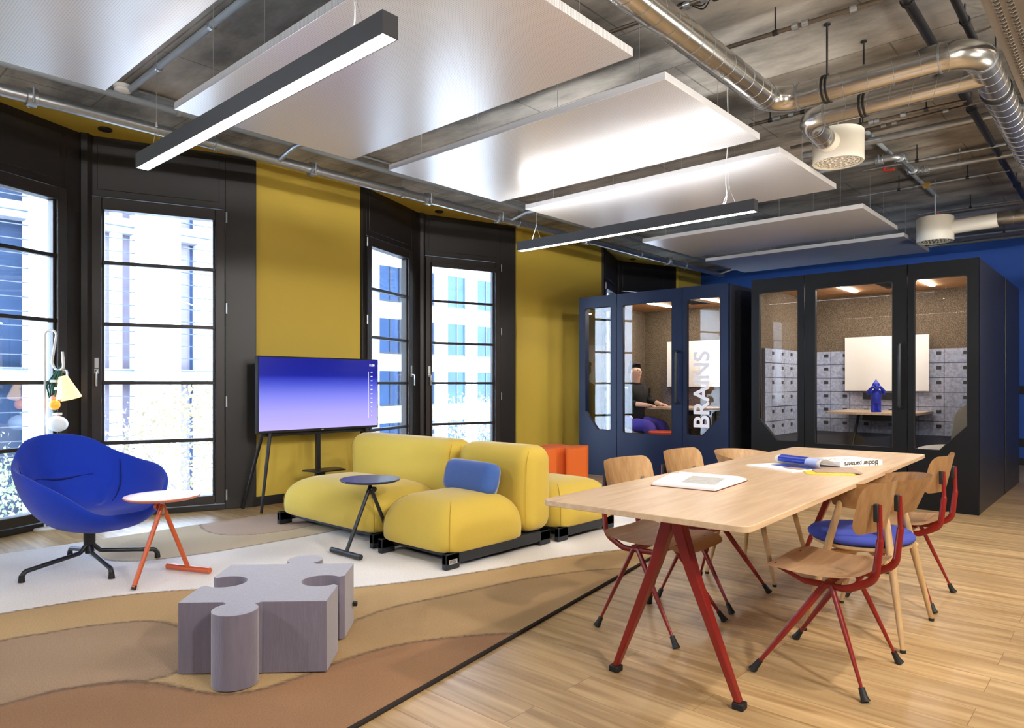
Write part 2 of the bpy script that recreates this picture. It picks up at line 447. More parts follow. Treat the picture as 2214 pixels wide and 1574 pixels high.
def skin(name, V, E, R, m, parent, sub=2, root=0):
    me = bpy.data.meshes.new(name); me.from_pydata([tuple(v) for v in V], E, []); me.materials.append(m)
    o = bpy.data.objects.new(name, me); COL.objects.link(o); o.parent = parent
    s = o.modifiers.new('skin', 'SKIN')
    for i, r in enumerate(R):
        sv = me.skin_vertices[0].data[i]; sv.radius = r if isinstance(r, tuple) else (r, r); sv.use_root = (i == root)
    s.use_smooth_shade = True
    b = o.modifiers.new('sub', 'SUBSURF'); b.levels = sub; b.render_levels = sub
    return o
def superseat(bm, x0, x1, y0, y1, z0, z1, n=7.0, dome=4.2, bulge=0.02, seg=56, rings=16):
    """domed upholstered block: rounded-square plan, soft crown"""
    cx, cy, ax, ay, H = (x0+x1)/2, (y0+y1)/2, (x1-x0)/2, (y1-y0)/2, z1-z0
    R = []
    prof = [(0.0, 0.0), (0.93, 0.0), (0.975, 0.015)]
    for i in range(rings+1):
        t = i/rings*PI/2
        prof.append((abs(math.cos(t))**(2/dome), 0.06 + 0.94*(math.sin(t)**(2/2.7))))
    for k, (r, h) in enumerate(prof):
        z = z0+H*h
        bl = 1 + bulge*math.sin(min(1, h/0.8)*PI) if k > 2 else 1
        if r < 1e-3: R.append([bm.verts.new((cx, cy, z))]); continue
        ring = []
        nn = 2 + (n-2)*min(1, r*1.15)
        for j in range(seg):
            a = 2*PI*(j+.5)/seg; c, s = math.cos(a), math.sin(a)
            d = (abs(c)**nn+abs(s)**nn)**(-1/nn)
            ring.append(bm.verts.new((cx+ax*r*bl*c*d, cy+ay*r*bl*s*d, z)))
        R.append(ring)
    for a, b in zip(R, R[1:]):
        for j in range(seg):
            q = list(dict.fromkeys([a[j % len(a)], a[(j+1) % len(a)], b[(j+1) % len(b)], b[j % len(b)]]))
            if len(q) > 2: bm.faces.new(q)
    return bm

# ================================================================== THE ROOM
CZ = 3.4          # ceiling height
WX = -6.44        # window wall plane
BY = 12.7         # blue back wall
struct('floor', B(-7.08, 4.0, -4.0, BY+.1, -0.12, 0.0), M_floor)
struct('ceiling', B(WX, 4.0, -4.0, BY+.1, CZ, CZ+.2), M_conc)
struct('wall_back', B(-7.3, 4.0, BY, BY+.15, 0, CZ), M_blueW)
struct('wall_right', B(4.0, 4.15, -4.0, BY, 0, CZ), M_wwall)
struct('wall_front', B(-7.3, 4.15, -4.15, -4.0, 0, CZ), M_wwall)
BAYS = [((WX, -2.95), (-6.92, -1.8), (WX, -0.5)), ((WX, .92), (-6.94, 2.03), (WX, 3.36)),  # first bay is unseen, added behind the camera for light and reflections
        ((WX, 4.63), (-6.93, 5.88), (-6.50, 7.24)), ((WX, 9.31), (-6.95, 10.5), (-6.52, 11.8))]
piers = [(-4.0, -2.95), (-.5, .92), (3.36, 4.63), (7.34, 9.31), (11.9, BY)]
bm = new()
for a, b in piers: box(bm, -6.64, WX, a, b, 0, CZ)
for i in (2, 3): box(bm, -6.64, WX-.001, BAYS[i][2][1], piers[i+1][0], 0, CZ)
struct('wall_left', bm, M_yellow)
bm = new()
for a, b in piers: box(bm, WX, WX+.018, a, b, 0, .09)
struct('baseboard_left', bm, M_base)
struct('baseboard_back', B(WX, 4.0, BY-.018, BY, 0, .1), M_base)
bm = new()
for s, a, e in BAYS: box(bm, -7.25, WX, s[1]-.0, e[1]+.1, CZ, CZ+.2)
struct('trim_1', bm, M_yellow)['label'] = 'yellow painted soffit above the window bays'
for i, (x, y) in enumerate(((-6.62, 2.1), (-6.62, 5.95), (-6.62, 10.5))):
    bm = new(); lathe(bm, [(0, CZ-.012), (.032, CZ-.012), (.04, CZ-.02), (.055, CZ-.016), (.055, CZ-.001)], 20, (x, y))
    tag(obj('soffit_downlight', bm, M_frame, smooth=.6), ['round recessed downlight in the yellow soffit over the first window bay',
        'round recessed downlight in the yellow soffit over the middle window bay', 'round recessed downlight in the soffit over the bay behind the smaller pod'][i], 'downlight', 'recessed soffit downlights')

ZB = (2.285, 1.735, 1.21, .67)
wn = 0
def facet(P, Q, g0, g1, handle, hinge, reveal_post=0.0, blind=False):
    """glazed facet from P to Q (u runs along it), room side is -y local when P->Q runs towards +y world"""
    global wn; wn += 1
    P = Vector(P); Q = Vector(Q); L = (Q-P).length; ang = math.atan2(Q.y-P.y, Q.x-P.x)
    r = sroot('window_%d' % wn, (P.x, P.y, 0), ang)
    o0, o1 = g0-.085, g1+.085
    bm = new()
    box(bm, -.02, o0-.004, -.03, .12, 0, CZ); box(bm, o1+.004, L+.02, -.03, .12, 0, CZ)
    box(bm, o0-.004, o1+.004, -.03, .12, 2.87, CZ); box(bm, o0-.004, o1+.004, -.045, .12, 0, .05)
    box(bm, o0+.05, o1-.05, -.038, -.03, 2.93, 3.33)
    obj('surround', bm, M_frame, r, bevel=.006)
    bm = new()
    box(bm, o0, g0, -.05, .06, .06, 2.86); box(bm, g1, o1, -.05, .06, .06, 2.86)
    box(bm, g0, g1, -.05, .06, .06, .14); box(bm, g0, g1, -.05, .06, 2.755, 2.86)
    box(bm, g0, g0+.02, -.02, .05, .14, 2.755); box(bm, g1-.02, g1, -.02, .05, .14, 2.755)
    obj('sash', bm, M_frame2, r, bevel=.006)
    for z in ZB: obj('glazing_bar', B(g0, g1, -.028, .03, z-.016, z+.016), M_frame, r, bevel=.004)
    obj('glass_pane', B(g0, g1, .012, .018, .14, 2.755), M_glasswin, r)
    hu = (o0+.045) if handle == 'start' else (o1-.045)
    bm = new(); box(bm, hu-.016, hu+.016, -.058, -.05, 1.34, 1.43)
    tube(bm, fillet([(hu, -.05, 1.315), (hu, -.1, 1.315), (hu, -.1, 1.18)], .015), .0085, 10)
    box(bm, hu-.018, hu+.018, -.062, -.05, 1.29, 1.335)
    obj('handle', bm, M_steel, r, bevel=.002)
    hh = (o0-.014) if hinge == 'start' else (o1+.014)
    for z in (2.79, 1.92, 1.03, .14):
        bm = new(); cyl(bm, (hh, -.052), .009, z-.05, z+.05, 10); obj('hinge', bm, M_steel, r, smooth=.6)
    if blind:
        bm = new(); box(bm, g0-.02, g1+.02, -.085, -.05, 2.72, 2.78); box(bm, g0-.02, g0+.0, -.065, -.05, .2, 2.72); box(bm, g1, g1+.02, -.065, -.05, .2, 2.72)
        tube(bm, [(g1-.03, -.075, 2.80), (g1-.01, -.075, 2.82)], .006, 8)
        obj('blind_cassette', bm, M_frame2, r, bevel=.004)
    return r
for k, (s, a, e) in enumerate(BAYS):
    la = (Vector(a)-Vector(s)).length; lb = (Vector(e)-Vector(a)).length
    if k == 2:
        facet(s, a, .14, 1.0, 'end', 'start', blind=False); facet(a, e, .16, lb-.33, 'start', 'end', blind=True)
    else:
        facet(s, a, .12, la-.285, 'end', 'start'); facet(a, e, .14, lb-.35, 'start', 'end')
    bm = new(); cyl(bm, (a[0]+.03, a[1]), .06, 0, CZ, 8)
    struct('trim_%d' % (k+2), bm, M_frame)

# curtain inside the far bay is not reachable; a sheer hangs by the pod
# ------------------------------------------------------------------ RUG
C1 = [(-4.3, -.6), (-4.42, .4), (-4.37, 0.89), (-4.28, 1.33), (-4.05, 1.76), (-3.72, 2.03), (-3.49, 2.24), (-3.38, 2.43), (-3.24, 2.73), (-3.14, 3.01), (-3.05, 3.32), (-2.96, 3.71), (-2.74, 4.25), (-2.45, 4.75)]
L1 = [(-4.0, -.6), (-3.93, .2), (-3.91, 0.8), (-3.87, 0.97), (-3.83, 1.13), (-3.72, 1.33), (-3.58, 1.42), (-3.37, 1.43), (-3.13, 1.36), (-2.96, 1.24), (-2.95, 1.09), (-3.02, 1.0), (-3.08, 0.89), (-3.12, 0.76), (-3.12, 0.5), (-3.05, 0), (-3.0, -.6)]
C3 = [(-3.0, -.6), (-3.05, 0), (-3.12, 0.5), (-3.12, 0.76), (-3.09, 0.89), (-3.02, 1.02), (-2.87, 1.12), (-2.70, 1.18), (-2.59, 1.25), (-2.54, 1.36), (-2.53, 1.55), (-2.54, 1.72), (-2.53, 1.9), (-2.47, 2.09), (-2.36, 2.28), (-2.21, 2.47), (-2.05, 2.62)]
R1 = [(-2.36, 3.92), (-2.59, 3.64), (-2.73, 3.33), (-2.81, 3.06), (-2.88, 2.65), (-2.95, 2.33), (-2.92, 2.05), (-2.82, 1.8), (-2.66, 1.62), (-2.52, 1.6)]
B1 = [(-5.87, 1.77), (-5.44, 1.64), (-5.15, 1.66), (-4.99, 1.78), (-4.9, 2.01), (-4.85, 2.3), (-4.84, 2.61), (-4.84, 3.21), (-4.99, 3.93), (-5.36, 4.4), (-6.0, 4.3), (-6.2, 3.45), (-6.2, 2.62), (-6.15, 2.16)]
P1 = [(-5.99, 2.66), (-5.64, 2.52), (-5.37, 2.54), (-5.22, 2.66), (-5.14, 2.89), (-5.16, 3.21), (-5.24, 3.66), (-5.6, 3.9), (-6.1, 3.8), (-6.1, 3.0)]
def sm(c, closed=False): return np.array([tuple(v) for v in catmull([(p[0], p[1], 0) for p in c], 5, closed)])[:, :2]
c1, l1, c3, r1, b1, p1 = sm(C1), sm(L1), sm(C3), sm(R1), sm(B1, True), sm(P1, True)
st = 0.011
xs = np.arange(-5.9, -1.6, st); ys = np.arange(-0.5, 5.62, st)
def edge_x(y): return -1.79-0.167*y
GX, GY = np.meshgrid(xs, ys, indexing='ij')
frac = (GX-xs[0])/(xs[-1]-xs[0])
GX = xs[0] + frac*(edge_x(GY)-xs[0])
pts = np.stack([GX.ravel(), GY.ravel()], 1)
def inside(p, poly):
    x, y = p[:, 0], p[:, 1]; r = np.zeros(len(p), bool); n = len(poly)
    for i in range(n):
        (xa, ya), (xb, yb) = poly[i], poly[(i+1) % n]
        if ya == yb: continue
        c = ((ya > y) != (yb > y)) & (x < (xb-xa)*(y-ya)/(yb-ya)+xa); r ^= c
    return r
def dist(p, line, closed=False):
    d = np.full(len(p), 9.0); n = len(line)
    for i in range(n if closed else n-1):
        a = line[i]; b = line[(i+1) % n]; ab = b-a; q = (ab@ab) or 1e-9
        t = np.clip(((p-a)@ab)/q, 0, 1); d = np.minimum(d, np.hypot(*(p-(a+t[:, None]*ab)).T))
    return d
rs = np.random.RandomState(3)
jit = pts + rs.normal(0, .0045, pts.shape)
colr = np.zeros((len(pts), 3)); colr[:] = lin('#f0ece7')[:3]
reg = [(inside(jit, np.vstack([c1, [(-1, 5.8), (-1, -1)]])), '#bfa074'),
       (inside(jit, np.vstack([l1, [(-3.0, -1), (-4.0, -1)]])), '#a88c71'),
       (inside(jit, np.vstack([r1, sm(C3)[50:], [(-1, 2.7), (-1, 3.9)]])), '#ae9069'),
       (inside(jit, np.vstack([c3, [(-1, 2.62), (-1, -1)]])), '#9b7759'),
       (inside(jit, b1), '#cfbd9f'), (inside(jit, p1), '#c0a996')]
for mk, h in reg: colr[mk] = lin(h)[:3]
wv = .5+.5*np.sin(pts[:, 0]*5.1+np.sin(pts[:, 1]*3.3)*1.7)*np.sin(pts[:, 1]*4.3+np.sin(pts[:, 0]*2.9)*2.1)
colr *= (0.93+0.12*wv)[:, None]
dd = np.minimum.reduce([dist(jit, c1), dist(jit, l1), dist(jit, c3), dist(jit, r1), dist(jit, b1, True), dist(jit, p1, True)*1.6])
kk = np.clip(1-dd/.022, 0, 1)[:, None]**1.2*.75
colr = colr*(1-kk)+np.array(lin('#5a4a44')[:3])*kk
nx, ny = GX.shape
top = np.concatenate([pts, np.full((len(pts), 1), .012)+rs.rand(len(pts), 1)*.0012], 1)
idx = np.arange(nx*ny).reshape(nx, ny)
quads = np.stack([idx[:-1, :-1], idx[1:, :-1], idx[1:, 1:], idx[:-1, 1:]], -1).reshape(-1, 4)
me = bpy.data.meshes.new('area_rug')
me.vertices.add(len(top)); me.vertices.foreach_set('co', top.ravel())
me.loops.add(quads.size); me.loops.foreach_set('vertex_index', quads.ravel().astype(np.int32))
me.polygons.add(len(quads)); me.polygons.foreach_set('loop_start', np.arange(0, quads.size, 4, dtype=np.int32)); me.polygons.foreach_set('loop_total', np.full(len(quads), 4, dtype=np.int32))
me.update(calc_edges=True); me.validate()
ca = me.color_attributes.new('pattern', 'FLOAT_COLOR', 'POINT')
ca.data.foreach_set('color', np.concatenate([colr, np.ones((len(colr), 1))], 1).ravel().astype(np.float32))
m = bpy.data.materials.new('wool_rug'); m.use_nodes = True; nt = m.node_tree; b = nt.nodes['Principled BSDF']
at = nt.nodes.new('ShaderNodeAttribute'); at.attribute_name = 'pattern'
nz = nt.nodes.new('ShaderNodeTexNoise'); nz.inputs['Scale'].default_value = 160; nz.inputs['Detail'].default_value = 3
tcn = nt.nodes.new('ShaderNodeTexCoord'); nt.links.new(tcn.outputs['Object'], nz.inputs['Vector'])
mr = nt.nodes.new('ShaderNodeMapRange'); mr.inputs['To Min'].default_value = .7; mr.inputs['To Max'].default_value = 1.28
nt.links.new(nz.outputs['Fac'], mr.inputs['Value'])
mx = nt.nodes.new('ShaderNodeMix'); mx.data_type = 'RGBA'; mx.blend_type = 'MULTIPLY'; mx.inputs['Factor'].default_value = 1
nt.links.new(at.outputs['Color'], mx.inputs['A']); nt.links.new(mr.outputs['Result'], mx.inputs['B'])
nt.links.new(mx.outputs['Result'], b.inputs['Base Color']); b.inputs['Roughness'].default_value = .95; b.inputs['Specular IOR Level'].default_value = .1
bp = nt.nodes.new('ShaderNodeBump'); bp.inputs['Strength'].default_value = .35; bp.inputs['Distance'].default_value = .006
nt.links.new(nz.outputs['Fac'], bp.inputs['Height']); nt.links.new(bp.outputs['Normal'], b.inputs['Normal'])
me.materials.append(m)
rug = bpy.data.objects.new('area_rug', me); COL.objects.link(rug)
tag(rug, 'large cream rug with ochre and brown wavy shapes under the yellow sofa', 'rug')
bm = new(); tube(bm, [(edge_x(-.5), -.5, .007), (edge_x(5.62), 5.62, .007)], [.011, .011], 8, flat=.8)
obj('binding', bm, mat('rug_binding', '#2a2320', .9), rug, smooth=.8)
bm = new(); tube(bm, [(edge_x(5.62), 5.62, .006), (-5.9, 5.62, .006), (-5.9, -.5, .006), (edge_x(-.5), -.5, .006)], .007, 8)
obj('hem', bm, mat('rug_hem', '#b5ab9c', .9), rug)

# ------------------------------------------------------------------ DINING TABLE
TZ = .74
tb = thing('dining_table', 'long oak meeting table with red splayed trestle legs, magazines on top', 'table', (-1.405, 3.66, 0), math.radians(2.0))
bm = new(); prism(bm, rpoly([(-.42, -1.515), (.42, -1.515), (.42, 1.515), (-.42, 1.515)], .05), TZ-.022, TZ)
obj('tabletop', bm, M_oakT, tb, bevel=.003)
for sy in (-1, 1):
    y = sy*1.20
    for sx in (-1, 1):
        bm = new()
        P = [(sx*.014, y, .715), (sx*.030, y, .625), (sx*.078, y, .48), (sx*.262, y, .025)]
        W = [.020, .026, .022, .012]
        rings = []
        for (x, yy, z), wd in zip(P, W):
            dpt = .012+wd*.5
            rings.append([bm.verts.new(q) for q in ((x-wd, yy-dpt, z), (x+wd, yy-dpt, z), (x+wd, yy+dpt, z), (x-wd, yy+dpt, z))])
        for a, b_ in zip(rings, rings[1:]):
            for k in range(4): bm.faces.new((a[k], a[(k+1) % 4], b_[(k+1) % 4], b_[k]))
        bm.faces.new(rings[0][::-1]); bm.faces.new(rings[-1])
        lg = obj('leg', bm, M_red, tb, bevel=.005)
        obj('foot_pad', B(sx*.265-.022, sx*.265+.022, y-.022, y+.022, 0, .026), M_rubber, lg, bevel=.004)
    obj('crossbar', B(-.38, .38, y-.02, y+.02, .70, .718), M_red, tb, bevel=.003)
bm = new(); box(bm, -.02, .02, -1.2, 1.2, .685, .715); obj('beam', bm, M_red, tb, bevel=.003)

# ------------------------------------------------------------------ CHAIRS (local: +y is where the sitter looks)
def curved_sheet(w, d, nx, ny, f, th):
    bm = new(); g = []
    for i in range(nx+1):
        row = []
        for j in range(ny+1):
            u = -1+2*i/nx; v = j/ny; row.append(bm.verts.new(f(u, v)))
        g.append(row)
    for i in range(nx):
        for j in range(ny): bm.faces.new((g[i][j], g[i+1][j], g[i+1][j+1], g[i][j+1]))
    r = bmesh.ops.solidify(bm, geom=bm.faces[:], thickness=th)
    return bm
def rr_sheet(hw, v0, v1, rad, f, th, n=22, m=14):
    """rounded-rectangle sheet mapped by f(u,v)"""
    bm = new(); g = []
    for j in range(m+1):
        v = v0+(v1-v0)*(.5-.5*math.cos(PI*j/m)); e = min(v-v0, v1-v); cut = 0
        if e < rad: cut = rad-math.sqrt(max(0, rad*rad-(rad-e)**2))
        row = []
        for i in range(n+1):
            u = (-1+2*i/n)*(hw-cut); row.append(bm.verts.new(f(u, v)))
        g.append(row)
    for j in range(m):
        for i in range(n): bm.faces.new((g[j][i], g[j][i+1], g[j+1][i+1], g[j+1][i]))
    bmesh.ops.solidify(bm, geom=bm.faces[:], thickness=th)
    return bm
def result_chair(label):
    t = thing('plywood_chair', label, 'chair', group='red-framed plywood chairs at the table')
    def fs(u, v):   # seat: v from -.21 (rear) to .21 (front)
        z = .452 + .45*u*u*.35 - .02*math.sin((v+.21)/.42*PI)
        z -= max(0, v-.12)**2*3.2
        z += max(0, -v-.13)**2*3
        return (u, v, z)
    obj('seat', rr_sheet(.235, -.205, .24, .06, fs, .011), M_plyS, t, smooth=.9)
    def fb(u, v):
        a = u/.42
        return (.42*math.sin(a), -.232 + .42*(1-math.cos(a)) - (v-.7)*.22, v)
    obj('backrest', rr_sheet(.235, .615, .815, .055, fb, -.011), M_ply, t, smooth=.9)
    for sx in (-1, 1):
        bm = new(); x = sx*.152
        pth = fillet([(x*.95, .17, .437), (x, .05, .392), (x, -.12, .388), (x, -.222, .44), (x, -.240, .60), (x*1.0, -.236, .735)], .07, 6)
        n = len(pth)
        tube(bm, pth, [.009+.0065*math.sin(min(1, i/(n*.45))*PI/2) if i < n*.7 else .0145-.005*((i-n*.7)/(n*.3)) for i in range(n)], 10, flat=.62, up=(0, 0, 1))
        fr = obj('side_frame', bm, M_red, t, smooth=1.0)
        bm = new(); box(bm, x-.012, x+.012, -.236, -.2175, .668, .738); obj('bracket', bm, M_rubber, fr, bevel=.004)
        for q in (-1, 1):
            bm = new(); f = (sx*.236, q*.197, .045); j = (x, -.05+q*.012, .392)
            tube(bm, [j, tuple(Vector(j).lerp(Vector(f), .45)), f], [.015, .0145, .0085], 10, flat=.7)
            lg = obj('leg', bm, M_red, t, smooth=1.0)
            d = (Vector(f)-Vector(j)).normalized()
            bm = new(); tube(bm, [Vector(f)-d*.005, Vector(f)+d*.03, Vector((f[0]+d.x*.05, f[1]+d.y*.05, .004))], [.0115, .014, .019], 12)
            obj('foot_cap', bm, M_rubber, lg, smooth=.8)
    bm = new(); box(bm, -.155, .155, -.075, -.035, .385, .41); box(bm, -.05, .05, -.09, -.02, .40, .432)
    obj('crossbar', bm, M_red, t, bevel=.004)
    for sx in (-1, 1):
        y = fb(sx*.152, .70)[1]; bm = new(); tube(bm, [(sx*.152, y+.006, .70), (sx*.152, y+.0145, .70)], .008, 12); obj('screw', bm, M_steel, t)
    return t
def tub_chair(label):
    t = thing('tub_chair', label, 'chair', group='oak tub chairs with blue seat pads')
    bm = new(); lathe(bm, [(0, .40), (.19, .40), (.235, .415), (.24, .43), (0, .432)], 32)
    bmesh.ops.scale(bm, vec=(1.0, .95, 1), verts=bm.verts[:]); bmesh.ops.translate(bm, vec=(0, .035, 0), verts=bm.verts[:]); obj('seat', bm, M_plyS, t, smooth=.8)
    bm = new(); lathe(bm, [(0, .43), (.22, .43), (.245, .442), (.25, .458), (.235, .474), (.17, .484), (0, .486)], 40)
    bmesh.ops.scale(bm, vec=(1.02, .97, 1), verts=bm.verts[:]); bmesh.ops.translate(bm, vec=(0, .04, 0), verts=bm.verts[:]); obj('seat_pad', bm, M_pad, t, smooth=3.2, label='blue upholstered round seat pad')
    # wrapping shell
    bm = new(); n = 40; m_ = 8; g = []
    for i in range(n+1):
        a = math.radians(-205+i*(230/n)) if False else math.radians(180-25+i*(230/n))
        s = abs(i/n*2-1)
        r = .205+.04*s; lo = .595+.025*s**2; hi = .765-.06*s**2.2
        row = []
        for j in range(m_+1):
            v = j/m_; z = lo+(hi-lo)*v; rr = r+(.075-.035*s)*v
            row.append(bm.verts.new((rr*1.02*math.cos(a), rr*.97*math.sin(a)+.0, z)))
        g.append(row)
    for i in range(n):
        for j in range(m_): bm.faces.new((g[i][j], g[i+1][j], g[i+1][j+1], g[i][j+1]))
    bmesh.ops.solidify(bm, geom=bm.faces[:], thickness=.014)
    obj('shell', bm, M_ply, t, smooth=.9)
    for sx in (-1, 1):
        for q, topz in ((-1, .66), (1, .68)):
            f = (sx*.285, q*.215, 0.012)
            tp = (sx*.235, .06, topz-.03) if q > 0 else (sx*.150, -.105, topz-.03)
            bm = new(); tube(bm, [f, tuple(Vector(f).lerp(Vector(tp), .62)), tp], [.011, .0185, .015], 14)
            lg = obj('leg', bm, M_leg, t, smooth=.9)
            bm = new(); cyl(bm, f[:2], .0125, 0, .014, 14); obj('foot_glide', bm, M_rubber, lg)
    bm = new()
    for s in (-1, 1):
        tube(bm, [(s*.27, -.15, .375), (s*-.0, .0, .395), (-s*.27, .15, .375)], [.016, .024, .016], 8)
    obj('seat_rail', bm, M_leg, t, smooth=.9)
    return t
ch = result_chair('red-framed plywood chair at the near table corner, on the open floor side')
ch.location = (-.98, 3.08, 0); ch.rotation_euler = (0, 0, PI/2)
dup(ch, (-1.01, 4.42, 0), PI/2, 'red-framed plywood chair on the open floor side, nearest the black pod')
dup(ch, (-1.78, 3.08, 0), -PI/2, 'red-framed plywood chair on the rug side, at the near end of the table')
dup(ch, (-1.80, 3.70, 0), -PI/2, 'red-framed plywood chair on the rug side, in the middle between plywood and tub chair')
tc_ = tub_chair('oak tub chair with a blue seat pad between two red-framed chairs')
tc_.location = (-1.0, 3.755, 0); tc_.rotation_euler = (0, 0, PI/2)
dup(tc_, (-1.82, 4.38, 0), -PI/2, 'oak tub chair on the rug side, at the far end of the table')

# ------------------------------------------------------------------ PAPER ON THE TABLE
bk = thing('open_book', 'open white book with a grey site plan on the near half of the table', 'book', (-1.51, 2.985, TZ), math.radians(5))
prof = [(-.215, .0), (-.215, .012), (-.15, .02), (-.06, .03), (.0, .034), (.03, .028), (.045, .006), (.06, .024), (.085, .032), (.13, .022), (.19, .010), (.19, .0)]
bm = new(); a = [bm.verts.new((-.145, y, z+.002)) for y, z in prof]; c = [bm.verts.new((.145, y, z+.002)) for y, z in prof]
for i in range(len(prof)):
    j = (i+1) % len(prof); bm.faces.new((a[i], a[j], c[j], c[i]))
bm.faces.new(a); bm.faces.new(c[::-1]); obj('pages', bm, M_paper, bk, smooth=.5)
bm = new(); g = [[bm.verts.new((x, y, z+.0028)) for y, z in ((-.165, .0178), (-.12, .0234), (-.06, .03), (-.03, .0322))] for x in (-.03, .125)]
for k in range(3): bm.faces.new((g[0][k], g[1][k], g[1][k+1], g[0][k+1]))
obj('site_plan_print', bm, M_papergrey, bk)
obj('cover', B(-.15, .15, -.22, .20, 0, .003), M_maroon, bk)
mg = thing('rolled_magazine', 'blue and white magazine lying open with its page curled over', 'magazine', (-1.405, 3.895, TZ), math.radians(-22))
bm = new(); prism(bm, rpoly([(-.17, -.20), (.15, -.20), (.15, .03), (-.17, .03)], .004), .0, .008)
obj('left_page', bm, M_paper, mg)
bm = new(); box(bm, -.10, .15, -.09, .01, .0085, .0092); obj('blue_picture', bm, M_photo, mg)
bm = new(); box(bm, .03, .14, -.14, -.07, .0093, .0098); obj('brown_picture', bm, M_photo2, mg)
cp = catmull([(0, .03, .008), (0, -.005, .022), (0, .0, .048), (0, .035, .058), (0, .075, .045), (0, .13, .022), (0, .22, .006)], 6)
bm = new(); L_ = [bm.verts.new((-.15, p.y, p.z)) for p in cp]; R_ = [bm.verts.new((.16, p.y, p.z)) for p in cp]
for i in range(len(cp)-1): bm.faces.new((L_[i], R_[i], R_[i+1], L_[i+1]))
bmesh.ops.solidify(bm, geom=bm.faces[:], thickness=.004); obj('curled_pages', bm, M_paper, mg, smooth=1.2)
bm = new(); k0, k1 = 5, 22; q = [p+Vector((0, -.0012, .0022)) for p in cp]
L_ = [bm.verts.new((-.125, p.y, p.z)) for p in q[k0:k1]]; R_ = [bm.verts.new((.06, p.y, p.z)) for p in q[k0:k1]]
for i in range(len(L_)-1): bm.faces.new((L_[i], R_[i], R_[i+1], L_[i+1]))
obj('curled_blue_picture', bm, M_photo, mg, smooth=1.2)
bm = new()
L_ = [bm.verts.new((.062, p.y, p.z)) for p in q[k0:k1]]; R_ = [bm.verts.new((.14, p.y, p.z)) for p in q[k0:k1]]
for i in range(len(L_)-1): bm.faces.new((L_[i], R_[i], R_[i+1], L_[i+1]))
obj('curled_pale_picture', bm, mat('printed_pale_blue', '#a9b6dc', .4), mg, smooth=1.2)
bm = new(); box(bm, -.15, .16, .03, .22, 0, .003); obj('back_cover', bm, M_ink, mg)
ym = thing('yellow_magazine', 'thin yellow magazine under the curled blue magazine', 'magazine', (-1.20, 3.80, TZ), math.radians(28))
bm = new(); box(bm, -.13, .10, -.12, .15, 0, .005); obj('cover', bm, M_yel, ym, bevel=.001)
bm = new(); box(bm, -.08, .14, -.08, .17, .0055, .009); obj('brown_back_page', bm, M_photo2, ym)
bb = thing('monograph_book', 'thick white paperback with black lettering on its spine', 'book', (-1.255, 4.255, TZ), math.radians(63))
obj('page_block', B(-.155, .155, -.10, .11, .003, .026), M_paper, bb)
bm = new(); box(bm, -.158, .158, -.105, .112, .026, .0285); box(bm, -.158, .158, -.105, .112, 0, .0025); box(bm, -.158, .158, -.1075, -.105, 0, .0285)
obj('cover', bm, M_paper, bb, bevel=.0008)
text('spine_lettering', 'blocher partners', .037, M_ink, bb, (0.0, -.1080, .0150), (PI/2, PI, 0), .0003, .0008)
bm = new()
for i, (x, ln) in enumerate(((-.12, .10), (-.07, .13), (-.02, .08), (.03, .12), (.08, .09))):
    box(bm, x, x+.004, -.06, -.06+ln, .0286, .0289); box(bm, x, x+.03, -.06+ln*.7, -.056+ln*.7, .0286, .0289)
obj('cover_line_art', bm, M_ink, bb)

# ------------------------------------------------------------------ SOFA MODULES
def plinth(t, x0, x1, y0, y1):
    for k in (0, 1):
        xa = x0+.03 if k == 0 else x1-.03-.045
        bm = new(); box(bm, xa, xa+.045, y0+.0, y1-.02, .03, .105); box(bm, xa, xa+.045, y0, y0+.12, .0, .105); box(bm, xa, xa+.045, y1-.14, y1-.02, 0, .105)
        obj('side_rail', bm, M_plinth, t, bevel=.008)
    obj('frame', B(x0+.07, x1-.07, y0+.10, y1-.06, .055, .10), M_plinth, t)
def seams(t, x0, x1, y0, y1, z0, z1):
    bm = new(); cx, cy, ax, ay, H = (x0+x1)/2, (y0+y1)/2, (x1-x0)/2, (y1-y0)/2, z1-z0
    dg = 2**(-1/5.0)*1.0
    for sx in (-1, 1):
        pts = []
        for i in range(14):
            t_ = i/13*1.12; r = abs(math.cos(t_))**(2/4.2); h = .06+.94*math.sin(t_)**(2/2.7); nn = 2+5.0*min(1, r*1.15); q = 2**(-1/nn)*math.sqrt(2)
            c = math.cos(PI/4); d = (2*c**nn)**(-1/nn); bl = 1+.02*math.sin(min(1, h/.8)*PI)
            pts.append((cx+sx*ax*r*bl*c*d*1.003, cy-ay*r*bl*c*d*1.003, z0+H*h+.001))
        tube(bm, pts, .0016, 6); obj('seam', bm, M_seam, t); bm = new()
    bm.free()
